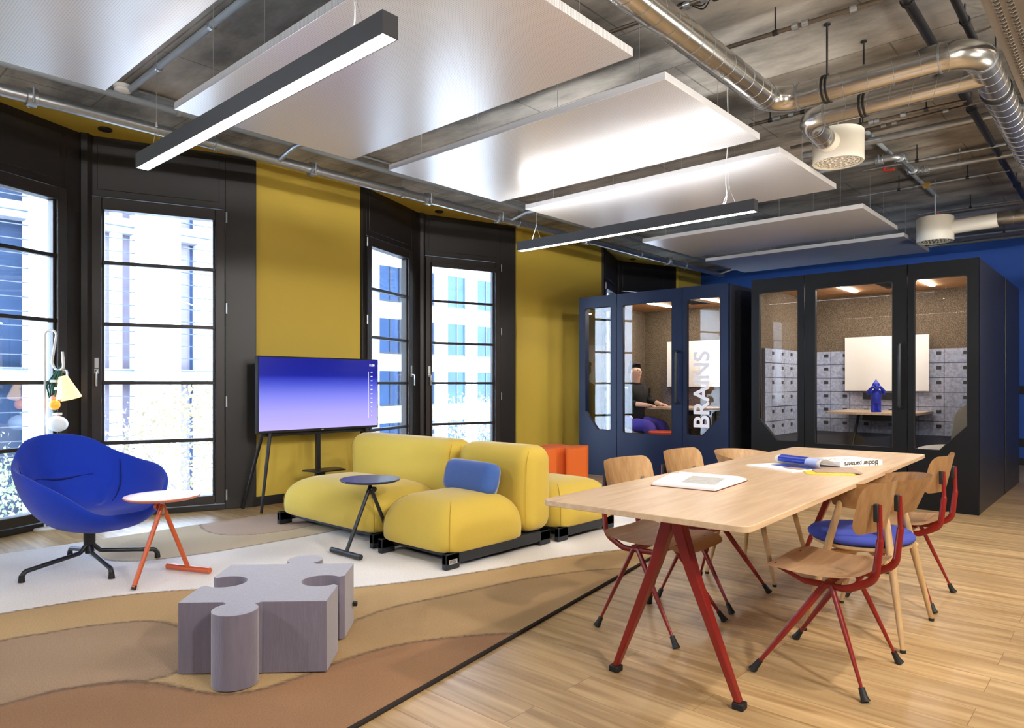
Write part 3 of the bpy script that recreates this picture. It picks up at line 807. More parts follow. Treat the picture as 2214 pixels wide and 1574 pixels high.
def sofa(name, label, x0, x1, y0, y1, back=None, zt=.425, grp='mustard sofa modules'):
    t = thing(name, label, 'sofa', ((x0+x1)/2, (y0+y1)/2, 0.0135), 0, grp)
    X0, X1, Y0, Y1 = -(x1-x0)/2, (x1-x0)/2, -(y1-y0)/2, (y1-y0)/2
    yb = Y1-.30 if back == 'far' else Y1
    ya = Y0+.30 if back == 'near' else Y0
    bm = new(); superseat(bm, X0+.012, X1-.012, ya+.01, yb-.0, .095, zt)
    obj('seat_cushion', bm, M_sofa, t, smooth=3.2)
    if back:
        a, b_ = (yb-.01, Y1) if back == 'far' else (Y0, ya+.01)
        bm = new(); box(bm, X0+.005, X1-.005, a, b_, .10, .735)
        o = obj('backrest', bm, M_sofa, t, bevel=.115, seg=9); o.modifiers['bevel'].limit_method = 'NONE'; o.data.shade_smooth()
        bm = new(); y = a+.012 if back == 'far' else b_-.012
        for sx in (-1, 1):
            x = X0+.035 if sx < 0 else X1-.035
            tube(bm, [(x, y, .14), (x, y+.002, .40), (x, y+.01, .62), (x, y+.035, .70)], .0016, 6); obj('seam', bm, M_seam, t); bm = new()
        bm.free()
    seams(t, X0+.012, X1-.012, ya+.01, yb, .095, zt)
    plinth(t, X0, X1, Y0, Y1)
    return t
sA = sofa('sofa_module', 'mustard sofa module with a backrest and the blue bolster cushion on it', -4.0, -3.23, 2.99, 4.06, 'far')
sofa('sofa_module', 'wide mustard sofa module with a backrest, behind the small black round table', -5.46, -4.06, 3.04, 4.08, 'far')
sofa('sofa_module', 'backless mustard seat module between the cushioned sofa and the table end', -4.0, -3.20, 4.10, 4.86, None)
sofa('sofa_module', 'backless mustard seat module behind the backrest of the wide sofa', -5.40, -4.06, 4.12, 4.86, None)
bm = new(); box(bm, .356, .3575, -.515, -.44, .035, .065); obj('name_plate', bm, M_steel, sA, bevel=.0005)
bm = new()
for k in range(3): box(bm, .3576, .358, -.505, -.45, .042+k*.007, .0445+k*.007)
obj('name_plate_lettering', bm, M_ink, sA)
# bolster cushion
cu = thing('bolster_cushion', 'blue velvet cushion leaning on the mustard backrest', 'cushion', (-3.655, 3.60, .515), math.radians(-6))
bm = new(); n, mm = 48, 16; rings = []
for i in range(mm+1):
    u = -1+2*i/mm; s = (1-abs(u)**7)**.5 if abs(u) < 1 else 0
    ring = []
    for k in range(n):
        a = 2*PI*k/n; e = .62
        cx_, sz = math.copysign(abs(math.cos(a))**e, math.cos(a)), math.copysign(abs(math.sin(a))**e, math.sin(a))
        puck = 1-.012*math.sin(k*PI/2)*(abs(u) > .85)
        ring.append(bm.verts.new((.285*(-1+2*i/mm)*(1+.0*s), .075*cx_*(.18+.82*s)*puck, .122*sz*(.5+.5*s)*puck)))
    rings.append(ring)
for a, b_ in zip(rings, rings[1:]):
    for k in range(n): bm.faces.new((a[k], a[(k+1) % n], b_[(k+1) % n], b_[k]))
bm.faces.new(rings[0][::-1]); bm.faces.new(rings[-1])
obj('cover', bm, M_cush, cu, smooth=3.2, rot=(math.radians(-14), 0, 0))

# ------------------------------------------------------------------ PUZZLE STOOLS
def puzzle(w=.6):
    """top outline: square with a knob on two sides and a socket on the other two"""
    h = w/2
    def side(kind):
        s = 1 if kind == 'knob' else -1
        nk, r, oc, of = .058, .088, .088, (-.04 if kind == 'knob' else 0)
        a0 = math.asin(nk/r)
        pts = [(-h, 0), (-h*.55, 0), (of-nk-.02, 0)]
        dy = oc
        st_ = -PI/2-a0; en = -PI/2+a0-2*PI+0
        N = 22; a1 = -PI/2-a0; a2 = a1-(2*PI-2*a0)
        for i in range(N+1):
            a = a1+(a2-a1)*i/N; pts.append((of+r*math.cos(a), dy+r*math.sin(a)))
        pts += [(of+nk+.02, 0), (h*.55, 0)]
        return [(x, s*y) for x, y in pts]
    out = []
    for k, kind in enumerate(('knob', 'socket', 'knob', 'socket')):
        # side k runs along +x rotated by k*90 degrees, outward is -y
        c, s = math.cos(k*PI/2), math.sin(k*PI/2)
        for (x, y) in side(kind):
            X, Y = x, -h-y
            out.append((X*c-Y*s, X*s+Y*c))
    return out
def puzzle_stool(name, label, loc, rz, H, m, grp=None, w=.6):
    t = thing(name, label, 'stool', loc, rz, grp)
    bm = new(); prism(bm, puzzle(w), 0.004, H)
    obj('upholstery', bm, m, t, bevel=.012, seg=3)
    return t
gp = puzzle_stool('puzzle_stool', 'low grey fabric pouf shaped like a jigsaw piece on the brown rug', (-2.905, 1.615, .0135), math.radians(44.5), .295, M_pouf, w=.60)
bm = new(); box(bm, .305, .325, .24, .262, .10, .118); obj('care_tag', bm, M_rubber, gp)
puzzle_stool('puzzle_stool', 'tall orange stool shaped like a jigsaw piece behind the sofa', (-5.065, 6.255, 0), math.radians(157.3-90+90-180), .475, M_orangeF, w=.62)

# ------------------------------------------------------------------ BLUE LOUNGE CHAIR
ac = thing('lounge_armchair', 'royal blue upholstered shell armchair on a black four-star base', 'armchair', (-5.05, 1.51, .016), math.radians(12))
def interp(tab, x):
    n = len(tab)
    for i in range(n-1):
        if x <= tab[i+1][0] or i == n-2:
            x0, a = tab[i]; x1, b = tab[i+1]; h = x1-x0; t = (x-x0)/h
            m0 = 0 if i == 0 else (b-tab[i-1][1])/(x1-tab[i-1][0])*h
            m1 = 0 if i == n-2 else (tab[i+2][1]-a)/(tab[i+2][0]-x0)*h
            return (2*t**3-3*t*t+1)*a+(t**3-2*t*t+t)*m0+(-2*t**3+3*t*t)*b+(t**3-t*t)*m1
RIMH = [(0, .375), (24, .395), (48, .53), (75, .615), (105, .655), (130, .715), (153, .805), (180, .835)]
RIMR = [(0, .42), (45, .47), (90, .43), (130, .43), (180, .47)]
def shell_rim(th):
    d = math.degrees(abs(math.atan2(math.sin(th), math.cos(th))))
    return interp(RIMR, d), interp(RIMH, d)
def shell_pt(th, t, inner):
    R, h = shell_rim(th); k = (1-math.cos(th))/2
    zb = .355 if inner else .245
    off = .045 if inner else 0.0
    R0 = R-off*.75
    # bowl profile: flat-ish base then sweeping up to the rim
    cr = R0*(.93 if k < .35 else .93-.28*(k-.35))
    x = 2*t*(1-t)*cr + t*t*R0
    z = (1-t)**2*zb + 2*t*(1-t)*(zb-.015 + (.03*k)) + t*t*(h - (.012 if inner else 0.0))
    if inner:
        back = max(0, -math.cos(th))
        g = math.exp(-((t-.66)/.05)**2)*back**1.5*.034
        x += g
        z -= math.exp(-((abs(math.sin(th))-.76)/.06)**2)*(math.cos(th) < .35)*.024*(t > .3)
    return (x*math.cos(th)*(1.0 if math.cos(th) < 0 else 1.0), x*math.sin(th)*.98, z)
bm = new(); NT, NR = 72, 16
def surf(inner):
    rr = []
    for j in range(1, NR+1):
        rr.append([bm.verts.new(shell_pt(2*PI*i/NT, j/NR, inner)) for i in range(NT)])
    c = bm.verts.new(shell_pt(0, 0, inner))
    for i in range(NT): bm.faces.new((c, rr[0][i], rr[0][(i+1) % NT]))
    for a, b_ in zip(rr, rr[1:]):
        for i in range(NT): bm.faces.new((a[i], b_[i], b_[(i+1) % NT], a[(i+1) % NT]))
    return rr[-1]
ro = surf(False); ri = surf(True)
mid = []
for i in range(NT):
    th = 2*PI*i/NT; R, h = shell_rim(th)
    mid.append(bm.verts.new(((R-.018)*math.cos(th), (R-.018)*math.sin(th)*.98, h+.018)))
for A_, B_ in ((ro, mid), (mid, ri)):
    for i in range(NT): bm.faces.new((A_[i], A_[(i+1) % NT], B_[(i+1) % NT], B_[i]))
obj('shell', bm, M_armch, ac, smooth=3.2, sub=1)
M_crease = mat('seam_crease_shade', '#0c1c66', .9)  # dark tubes mark the seams and put crease shade into the colour
def crease(f, r=.004):
    b = new(); tube(b, [(f(i/20)[0]*.982, f(i/20)[1]*.982, f(i/20)[2]+.003) for i in range(21)], [r*(.3+.7*math.sin(PI*min(1, max(0, i/20)))) for i in range(21)], 6); obj('seam', b, M_crease, ac, smooth=1.2)
crease(lambda s: shell_pt(PI+(s-.5)*1.15, .69-.07*math.cos((s-.5)*PI), True), .007)
for sg in (-1, 1): crease(lambda s: shell_pt(sg*math.radians(122-s*14), .97-.62*s, True), .0045)
bm = new(); cyl(bm, (0, 0), .034, .15, .26, 20); cyl(bm, (0, 0), .026, .09, .16, 20); obj('column', bm, M_black, ac, smooth=.8)
for a in (-89, -12, 68, 168):
    a = math.radians(a); c, s = math.cos(a), math.sin(a)
    bm = new()
    tube(bm, fillet([(c*.01, s*.01, .155), (c*.06, s*.06, .10), (c*.385, s*.385, .058), (c*.40, s*.40, .022)], .03, 5), [.022, .022]+[.017]*11+[.012]*99 if False else .0145, 10, flat=1.0)
    lg = obj('leg', bm, M_black, ac, smooth=1.0)
    bm = new(); tube(bm, [(c*.398, s*.398, .04), (c*.40, s*.40, .0)], [.015, .019], 12); obj('foot_glide', bm, M_rubber, lg, smooth=.8)

# ------------------------------------------------------------------ T-BASE SIDE TABLES
def side_table(label, loc, rz, m, mt):
    """bar foot on local -y... single leg on +y"""
    t = thing('side_table', label, 'side table', loc, rz, 'round side tables with a bar foot')
    bm = new(); lathe(bm, [(0, .492), (.19, .492), (.205, .498), (.212, .506), (.209, .511), (0, .512)], 56); obj('tabletop', bm, mt, t, smooth=.8)
    bm = new(); cyl(bm, (0, -.0), .012, .40, .495, 14); cyl(bm, (0, 0), .03, .484, .492, 16); obj('stem', bm, M_steel if m is M_orange else m, t, smooth=.8)
    bm = new(); tube(bm, [(0, 0, .455), (0, .205, .012)], .0135, 14)
    l1_ = obj('leg', bm, m, t, smooth=.9)
    bm = new(); tube(bm, [(0, .200, .022), (0, .207, .0)], .0142, 14); obj('foot_cap', bm, M_rubber, l1_)
    bm = new(); tube(bm, [(0, 0, .455), (0, -.205, .02)], .0135, 14); obj('leg', bm, m, t, smooth=.9)
    bm = new(); tube(bm, [(-.17, -.205, .019), (.17, -.205, .019)], .0185, 16); obj('foot_bar', bm, m, t, smooth=.9, bevel=.003)
    bm = new(); tube(bm, [(.0, 0, .44), (.038, 0, .44)], .008, 10); tube(bm, [(.03, 0, .44), (.052, 0, .44)], .018, 16); obj('knob', bm, m, t, smooth=.9)
    return t
side_table('small round side table in orange-red metal beside the blue armchair', (-4.375, 1.70, .018), math.radians(-157), M_orange, M_orangetop)
side_table('small round black side table in front of the mustard sofa', (-4.05, 2.985, .018), math.radians(1), M_black, M_bluetop)

# ------------------------------------------------------------------ SCREEN ON EASEL STAND
tv = thing('display_screen', 'large flat screen with a blue gradient on a black easel stand', 'television', (-6.08, 3.885, 0), math.radians(90))
# local x = along wall (+y world), local -y = +x world (towards the room)
TW, T0, T1 = .685, .735, 1.462
obj('bezel', B(-TW, TW, -.02, .035, T0, T1), M_rubber, tv, bevel=.004)
m = bpy.data.materials.new('screen_gradient'); m.use_nodes = True; nt = m.node_tree; nt.nodes.clear()
o_ = nt.nodes.new('ShaderNodeOutputMaterial'); e_ = nt.nodes.new('ShaderNodeEmission'); tcs = nt.nodes.new('ShaderNodeTexCoord'); sx_ = nt.nodes.new('ShaderNodeSeparateXYZ')
rp = nt.nodes.new('ShaderNodeValToRGB'); mr = nt.nodes.new('ShaderNodeMapRange'); mr.inputs['From Min'].default_value = T0+.02; mr.inputs['From Max'].default_value = T1-.015
nt.links.new(tcs.outputs['Object'], sx_.inputs[0]); nt.links.new(sx_.outputs[2], mr.inputs['Value']); nt.links.new(mr.outputs[0], rp.inputs['Fac'])
el = rp.color_ramp.elements
el[0].position = 0; el[0].color = lin('#c2b4fb'); el[1].position = 1; el[1].color = lin('#08148c')
for p, c in ((.25, '#ada6fa'), (.48, '#7f83ee'), (.64, '#4a55d0'), (.73, '#2530b0'), (.76, '#0c1a98')):
    q = el.new(p); q.color = lin(c)
nt.links.new(rp.outputs['Color'], e_.inputs['Color']); e_.inputs['Strength'].default_value = .52
gl = nt.nodes.new('ShaderNodeBsdfGlossy'); gl.inputs['Roughness'].default_value = .25; gl.inputs['Color'].default_value = (.04, .04, .04, 1)
ads = nt.nodes.new('ShaderNodeAddShader'); nt.links.new(e_.outputs[0], ads.inputs[0]); nt.links.new(gl.outputs[0], ads.inputs[1]); nt.links.new(ads.outputs[0], o_.inputs['Surface'])
sc = obj('screen', B(-TW+.012, TW-.012, -.0225, -.02, T0+.025, T1-.012), m, tv)
M_ui = emitter('screen_white', (1, 1, 1, 1), .5)
text('clock_digits', '11:00', .032, M_ui, sc, (.60, -.0235, 1.395), (PI/2, 0, 0), .0002, .0012)
bm = new(); box(bm, .556, .561, -.0235, -.0226, .84, 1.33)
for k in range(11):
    z = 1.325-k*.046; wd = .024*(1 if k < 8 else .75-.2*(k-8)); box(bm, .588-wd/2+.01, .588+wd/2+.01, -.0235, -.0226, z-.004, z+.004)
obj('scale_marks', bm, M_ui, sc)
bm = new(); box(bm, -.012, .018, -.0212, -.02, .744, .751); obj('maker_mark', bm, M_steel, tv)
obj('crossbar', B(-.62, .62, .03, .06, .70, .74), M_black, tv, bevel=.004)
for sx in (-1, 1):
    for (dx, y1_, lean) in ((.035, -.06, 1), (.0, .30, 2)):
        bm = new(); tube(bm, [(sx*(.60-(.05 if lean == 1 else .0)), .0 if lean == 1 else .05, .735), (sx*(.655), -.03 if lean == 1 else .32, 0)], [.018, .013], 12)
        obj('leg', bm, M_black, tv, smooth=.9)
bm = new(); box(bm, -.022, .022, .04, .075, .02, 1.2); obj('pole', bm, M_black, tv, bevel=.003)
bm = new(); box(bm, -.05, .05, -.0, .04, .02, .34); obj('shelf_bracket', bm, M_black, tv)
bm = new(); prism(bm, rpoly([(-.20, .04), (-.16, -.20), (.16, -.20), (.20, .04)], .02), .34, .352); obj('shelf', bm, M_black, tv)
obj('floor_plate', B(-.25, .25, -.12, .16, 0, .012), M_black, tv, bevel=.003)

# ------------------------------------------------------------------ HOOK LAMP
hl = thing('hook_floor_lamp', 'white hook-topped floor lamp with tangled green cord, cone shade and globe', 'lamp', (-6.68, 1.70, -.126), YAW)
hl.scale = (1.105, 1.105, 1.105)
# local x = image right, local y = away
bm = new(); tube(bm, fillet([(-.03, 0, .114), (-.03, 0, 1.60), (.06, 0, 1.60), (.02, 0, 1.36), (.05, 0, 1.30), (.11, 0, 1.31), (.10, 0, 1.44)], .035, 8), .0085, 10)
obj('stand', bm, M_white, hl, smooth=1.2)
bm = new(); lathe(bm, [(0, .132), (.07, .132), (.08, .124), (.08, .114), (0, .114)], 32, (-.03, 0)); obj('base', bm, M_white, hl, smooth=.8)
bm = new()
for k in range(9):
    x0 = .055+.03*math.sin(k*2.1); y0 = .02*math.cos(k*1.7); zb = 1.0+.05*(k % 3)
    tube(bm, [tuple(v) for v in catmull([(.075, 0, 1.328), (x0-.03, y0, 1.2), (x0-.035, y0+.01, zb+.05), (x0-.015, y0, zb), (x0+.0, y0-.01, zb+.06), (x0+.01, y0, 1.22), (.085, 0, 1.328)], 5)], .0042, 6)
tube(bm, [tuple(v) for v in catmull([(.03, 0, 1.05), (.05, -.02, .98), (.075, -.02, .90), (.10, -.01, .78), (.10, 0, .5), (.09, 0, .12)], 6)], .0045, 6)
obj('cord', bm, M_cord, hl, smooth=1.0)
bm = new()
for x, z in ((.045, 1.22), (.075, 1.165), (.065, .975)): box(bm, x-.022, x+.022, -.03, .02, z-.01, z+.01)
obj('clips', bm, M_white, hl, bevel=.003)
bm = new(); tube(bm, [(.105, 0, 1.255), (.15, 0, 1.09)], [.03, .085], 36, caps=False); bmesh.ops.solidify(bm, geom=bm.faces[:], thickness=.003)
bm2 = obj('lamp_shade', bm, M_shade, hl, smooth=1.0)
bm = new(); bmesh.ops.create_uvsphere(bm, u_segments=24, v_segments=16, radius=.038, matrix=Matrix.Translation((.06, -.03, 1.045))); obj('amber_ball', bm, M_amber, hl, smooth=3.2)
bm = new(); bmesh.ops.create_uvsphere(bm, u_segments=24, v_segments=16, radius=.036, matrix=Matrix.Translation((.045, 0, 1.085))); obj('salmon_ball', bm, mat('salmon_ball', '#f0a080', .4), hl, smooth=3.2)
bm = new(); bmesh.ops.create_uvsphere(bm, u_segments=32, v_segments=20, radius=1, matrix=Matrix.Translation((.08, -.03, .905)) @ Matrix.Rotation(.25, 4, 'Y') @ Matrix.Diagonal((.072, .072, .058, 1)))
obj('globe', bm, M_globe, hl, smooth=3.2)

# ------------------------------------------------------------------ MEETING PODS
PY = 7.55
def leaf(bm, x0, x1, z0, z1, g, ch=None, y0=PY, y1=PY+.05):
    """front panel with a rounded glazed opening; ch cuts one lower corner of the opening"""
    gx0, gx1, gz0, gz1 = g
    if ch == 'l': op = rpoly([(gx0, gz1), (gx0, gz0+.235), (gx0+.20, gz0), (gx1, gz0), (gx1, gz1)], [.025, .0, .0, .025, .025])
    elif ch == 'r': op = rpoly([(gx0, gz1), (gx0, gz0), (gx1-.22, gz0), (gx1, gz0+.235), (gx1, gz1)], [.025, .025, 0, 0, .025])
    else: op = rpoly([(gx0, gz1), (gx0, gz0), (gx1, gz0), (gx1, gz1)], .025)
    b = new(); prism(b, [(x0, z0), (x1, z0), (x1, z1), (x0, z1)], -(y1), -(y0), holes=[op])
    bmesh.ops.transform(b, matrix=Matrix.Rotation(PI/2, 4, 'X'), verts=b.verts[:])
    me_ = bpy.data.meshes.new('t'); b.to_mesh(me_); b.free(); bm.from_mesh(me_); bpy.data.meshes.remove(me_)
    return op
def pod(label, X0, X1, s1, s2, gl_, sideglass, depth):
    Y1 = PY+depth; M_pod = M_podA if sideglass else M_podB
    t = thing('meeting_pod', label, 'meeting pod', (X0, PY, 0), 0)
    def at(bm): bmesh.ops.translate(bm, vec=(-X0, -PY, 0), verts=bm.verts[:]); return bm
    H = 2.355
    # shell
    bm = new(); box(bm, X1-.06, X1, PY+.052, Y1-.05, 0, H); 
    obj('side_wall', at(bm), M_podside, t, bevel=.006)
    if sideglass:
        bm = new(); box(bm, X0, X0+.06, PY+.052, PY+.14, 0, H); box(bm, X0, X0+.06, Y1-.14, Y1-.05, 0, H)
        box(bm, X0, X0+.06, PY+.14, Y1-.14, 0, .45); box(bm, X0, X0+.06, PY+.14, Y1-.14, 2.22, H); box(bm, X0, X0+.06, PY+.86, Y1-.14, .45, 2.22)
        o = obj('side_wall', at(bm), M_pod, t)
        bm = new(); box(bm, X0+.026, X0+.034, PY+.14, PY+.86, .45, 2.22); obj('glass_pane', at(bm), M_glasspod, o)
        bm = new(); box(bm, X0+.06, X0+.075, PY+.86, Y1-.1, .1, 2.28); obj('felt_lining', at(bm), M_felt, t)
    else:
        bm = new(); box(bm, X0, X0+.06, PY+.052, Y1-.05, 0, H); obj('side_wall', at(bm), M_podside, t)
        bm = new(); box(bm, X0+.06, X0+.075, PY+.06, Y1-.1, .1, 2.28); obj('felt_lining', at(bm), M_felt, t)
    bm = new(); box(bm, X0+.001, X1-.001, Y1-.05, Y1, 0, H); obj('back_wall', at(bm), M_pod, t)
    bm = new(); box(bm, X0+.06, X1-.06, Y1-.075, Y1-.052, .1, 2.28); obj('felt_lining', at(bm), M_felt, t)
    bm = new(); box(bm, X1-.075, X1-.062, PY+.06, Y1-.1, .1, 2.28); obj('felt_lining', at(bm), M_felt, t)
    bm = new(); box(bm, X0+.06, X1-.06, PY+.055, Y1-.05, 2.30, H-.002); obj('roof', at(bm), M_pod, t)
    bm = new(); box(bm, X0+.062, X1-.062, PY+.056, Y1-.052, 2.28, 2.30); obj('wood_ceiling', at(bm), M_podwood, t)
    bm = new(); box(bm, X0+.06, X1-.06, PY+.055, Y1-.05, .02, .10); obj('pod_floor', at(bm), mat('pod_carpet', '#8c8480', .95), t)
    # front
    bm = new(); ops = [leaf(bm, X0, s1-.004, 0, H, gl_[0], 'l')]; p0 = obj('front_panel', at(bm), M_pod, t)
    bm = new(); ops.append(leaf(bm, s1+.004, s2-.004, .02, H, gl_[1])); dr = obj('door', at(bm), M_pod, t)
    bm = new(); ops.append(leaf(bm, s2+.004, X1, 0, H, gl_[2], 'r')); p2 = obj('front_panel', at(bm), M_pod, t)
    for op, par in zip(ops, (p0, dr, p2)):
        b = new(); vs = [b.verts.new((x, PY+.02, z)) for x, z in op]; b.faces.new(vs)
        obj('glass_pane', at(b), M_glasspod, par)
        b = new(); tube(b, [(x, PY-.001, z) for x, z in op]+[(op[0][0], PY-.001, op[0][1])], .004, 6); obj('gasket', at(b), M_rubber, par)
    b = new(); hx = s2-.055
    tube(b, fillet([(hx, PY, 1.59), (hx, PY-.06, 1.59), (hx, PY-.06, .97), (hx, PY, .97)], .02, 5), .016, 12)
    obj('handle', at(b), M_black, dr, smooth=1.0)
    for k in (0, 1):
        b = new(); xx = X0+(X1-X0)*(.35 if k == 0 else .72); L_ = .50
        box(b, xx-.02, xx+.02, PY+.45, PY+.45+L_+.25, 2.268, 2.281)
        o = obj('ceiling_light', at(b), M_podlamp, t)
        if k == 1 and not sideglass: o.hide_render = False
    b = new(); box(b, X0+(X1-X0)*.52, X0+(X1-X0)*.64, PY+.3, PY+1.1, 2.272, 2.281)
    for q in range(12): box(b, X0+(X1-X0)*.525, X0+(X1-X0)*.635, PY+.33+q*.063, PY+.34+q*.063, 2.266, 2.272)
    obj('vent_grille', at(b), M_rubber, t)
    return t, at
podA, atA = pod('smaller dark meeting pod tinted with a blue reflection, a person sitting inside, beside the yellow wall', -5.60, -3.49, -5.00, -4.07,
    [(-5.50, -5.09, .60, 2.205), (-4.91, -4.21, .575, 2.205), (-4.01, -3.59, .59, 2.205)], True, 1.65)
podB, atB = pod('larger black meeting pod with a whiteboard and a blue figurine inside', -3.22, -1.09, -2.64, -1.67,
    [(-3.13, -2.71, .585, 2.205), (-2.53, -1.80, .577, 2.20), (-1.61, -1.18, .577, 2.20)], False, 1.65)
# second unit behind the larger pod
p3 = thing('storage_pod', 'plain dark pod unit standing directly behind the larger black pod', 'meeting pod', (-3.22, 9.27, 0), 0)
obj('body', B(0, 2.13, 0, 1.16, 0, 2.355), M_podside, p3, bevel=.006)
# lettering set on pod A glass, standing in for a reflection
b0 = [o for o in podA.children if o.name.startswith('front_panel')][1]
text('reflected_lettering', 'BRAINS', .275, M_lettering, b0, (1.79, -.001, 1.13), (PI/2, -PI/2, 0), .0004, .006)

# furniture inside the pods
def pod_table(label, cx, cy, w, d):
    t = thing('pod_table', label, 'table', (cx, cy, .10), 0, 'oak tables inside the pods')
    bm = new(); prism(bm, rpoly([(-w, -d), (w, -d), (w, d), (-w, d)], [.16, .16, .03, .03], 10), .765, .79); obj('tabletop', bm, M_oakT, t, bevel=.003)
    for sx in (-1, 1):
        bm = new(); tube(bm, [(sx*w*.5, 0.1, .765), (sx*w*.72, -.05, 0)], [.02, .014], 10); obj('leg', bm, M_black, t, smooth=.9)
    obj('bracket', B(-w*.6, w*.6, d-.06, d, .66, .765), M_black, t)
    return t
pod_table('oak table against the whiteboard wall in the larger pod, under the blue figurine', -2.20, 8.62, .46, .46)
pod_table('oak table in the smaller pod where the seated person rests a hand', -4.45, 8.58, .50, .47)
def board(label, x0, x1, z0, z1):
    t = thing('whiteboard', label, 'whiteboard', ((x0+x1)/2, 9.12, z0), 0, 'whiteboards in the pods')
    w = (x1-x0)/2
    obj('panel', B(-w, w, -.078, -.06, 0, z1-z0), M_board, t, bevel=.002)
    return t
wb = board('white board on the felt wall of the larger pod, behind the blue figurine', -2.68, -1.78, 1.115, 1.765)
bm = new(); box(bm, -.25, .25, -.07, -.04, -.10, -.02)
for k in range(3): tube(bm, [(-.16+k*.16, -.074, -.06), (-.16+k*.16, -.07, -.06)], .02, 12)
obj('socket_strip', bm, M_rubber, wb)
board('white board on the felt wall of the smaller pod', -5.12, -4.15, 1.16, 1.81)
# lockers added inside the larger pod to stand in for a reflection
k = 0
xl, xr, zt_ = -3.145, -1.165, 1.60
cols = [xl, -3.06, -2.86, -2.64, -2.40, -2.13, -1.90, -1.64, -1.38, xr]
lk = thing('reflection_locker_bank', 'bank of grey lockers with dark slots, standing in for a reflection on the glass of the larger pod', 'lockers', ((xl+xr)/2, 9.125, .1), 0)
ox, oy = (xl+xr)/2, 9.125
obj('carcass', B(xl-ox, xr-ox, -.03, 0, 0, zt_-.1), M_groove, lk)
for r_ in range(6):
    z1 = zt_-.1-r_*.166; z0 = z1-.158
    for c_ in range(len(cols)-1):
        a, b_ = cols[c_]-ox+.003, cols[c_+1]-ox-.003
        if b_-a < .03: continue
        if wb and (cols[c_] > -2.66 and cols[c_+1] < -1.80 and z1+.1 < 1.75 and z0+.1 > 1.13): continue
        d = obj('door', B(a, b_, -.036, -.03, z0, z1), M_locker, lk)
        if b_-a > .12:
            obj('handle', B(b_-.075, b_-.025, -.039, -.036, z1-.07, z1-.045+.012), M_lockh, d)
# more lockers added for the same reflection, along the side wall
lk2 = thing('reflection_locker_bank', 'bank of grey lockers along the side wall, standing in for a reflection in the left pane of the larger pod', 'lockers', (-3.14, 8.38, .1), 0, 'stand-in lockers for a reflection in the larger pod')
lk['group'] = 'stand-in lockers for a reflection in the larger pod'
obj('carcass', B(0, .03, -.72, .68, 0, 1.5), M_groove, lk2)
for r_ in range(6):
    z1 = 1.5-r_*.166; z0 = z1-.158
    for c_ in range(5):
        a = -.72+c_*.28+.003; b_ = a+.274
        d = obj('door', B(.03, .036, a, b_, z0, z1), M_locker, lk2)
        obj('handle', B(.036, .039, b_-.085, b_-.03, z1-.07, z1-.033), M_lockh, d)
# grey chair at the right inside the larger pod
gc = thing('upholstered_chair', 'light grey upholstered chair at the window end of the larger pod', 'chair', (-1.42, 8.15, .10), math.radians(75))
def gb(u, v): a = u/.26; return (.26*math.sin(a), -.22+.26*(1-math.cos(a))-(v-.5)*.15, v)
obj('backrest', rr_sheet(.26, .40, .90, .12, gb, .045), M_greyF, gc, smooth=.9)
bm = new(); superseat(bm, -.24, .24, -.22, .24, .40, .48, seg=32, rings=6); obj('seat', bm, M_greyF, gc, smooth=3.2)
for sx in (-1, 1):
    for sy in (-1, 1):
        bm = new(); tube(bm, [(sx*.17, sy*.16, .41), (sx*.22, sy*.22, 0)], [.015, .011], 8); obj('leg', bm, M_black, gc, smooth=.9)
# stools in the smaller pod
def pod_stool(label, x, y, m, h):
    t = thing('pod_stool', label, 'stool', (x, y, .10), 0)
    bm = new(); lathe(bm, [(0, h-.07), (.17, h-.07), (.19, h-.05), (.19, h-.015), (.17, h), (0, h)], 32); obj('seat', bm, m, t, smooth=.8)
    bm = new(); cyl(bm, (0, 0), .022, .02, h-.07, 12); lathe(bm, [(0, 0), (.16, 0), (.16, .012), (.02, .02), (0, .02)], 24); obj('pedestal', bm, M_black, t, smooth=.7)
    return t
pod_stool('beige stool under the seated person in the smaller pod', -5.17, 8.22, M_greyF, .50)
pod_stool('red stool in front of the oak table in the smaller pod', -4.60, 8.02, M_redF, .49)
# laptop + things
# figurine
fg = thing('figurine', 'glossy blue figurine with a pointed hat and hands raised to its face', 'figurine', (-2.155, 8.36, .89), math.radians(20))
bm = new()
for sx in (-1, 1):
    tube(bm, [(sx*.026, 0, .0), (sx*.026, 0, .06), (sx*.022, 0, .15)], [.026, .025, .03], 14)
    tube(bm, [(sx*.03, -.012, .012), (sx*.033, -.045, .010)], [.016, .014], 10)
    tube(bm, [(sx*.045, 0, .235), (sx*.085, -.01, .205), (sx*.072, -.03, .235), (sx*.03, -.045, .283)], [.02, .02, .017, .014], 12)
tube(bm, [(0, 0, .10), (0, -.004, .15), (0, -.004, .20), (0, 0, .245)], [.045, .052, .052, .035], 18)
bmesh.ops.create_uvsphere(bm, u_segments=20, v_segments=14, radius=.038, matrix=Matrix.Translation((0, -.005, .285)))
tube(bm, [(0, -.028, .262), (0, -.03, .235), (0, -.022, .21)], [.028, .022, .006], 12)
tube(bm, [(0, 0, .292), (0, 0, .315), (0, .004, .34), (0, .008, .358)], [.043, .034, .014, .007], 16)
bmesh.ops.create_uvsphere(bm, u_segments=8, v_segments=6, radius=.008, matrix=Matrix.Translation((0, -.045, .282)))
fo = obj('body', bm, M_statue, fg)
rm = fo.modifiers.new('remesh', 'REMESH'); rm.mode = 'VOXEL'; rm.voxel_size = .0045; rm.use_smooth_shade = True
sm_ = fo.modifiers.new('smooth', 'SMOOTH'); sm_.iterations = 3; sm_.factor = .5
bm = new(); lathe(bm, [(0, -.0), (.05, 0), (.05, .006), (0, .006)], 24); obj('stand', bm, M_statue, fg)

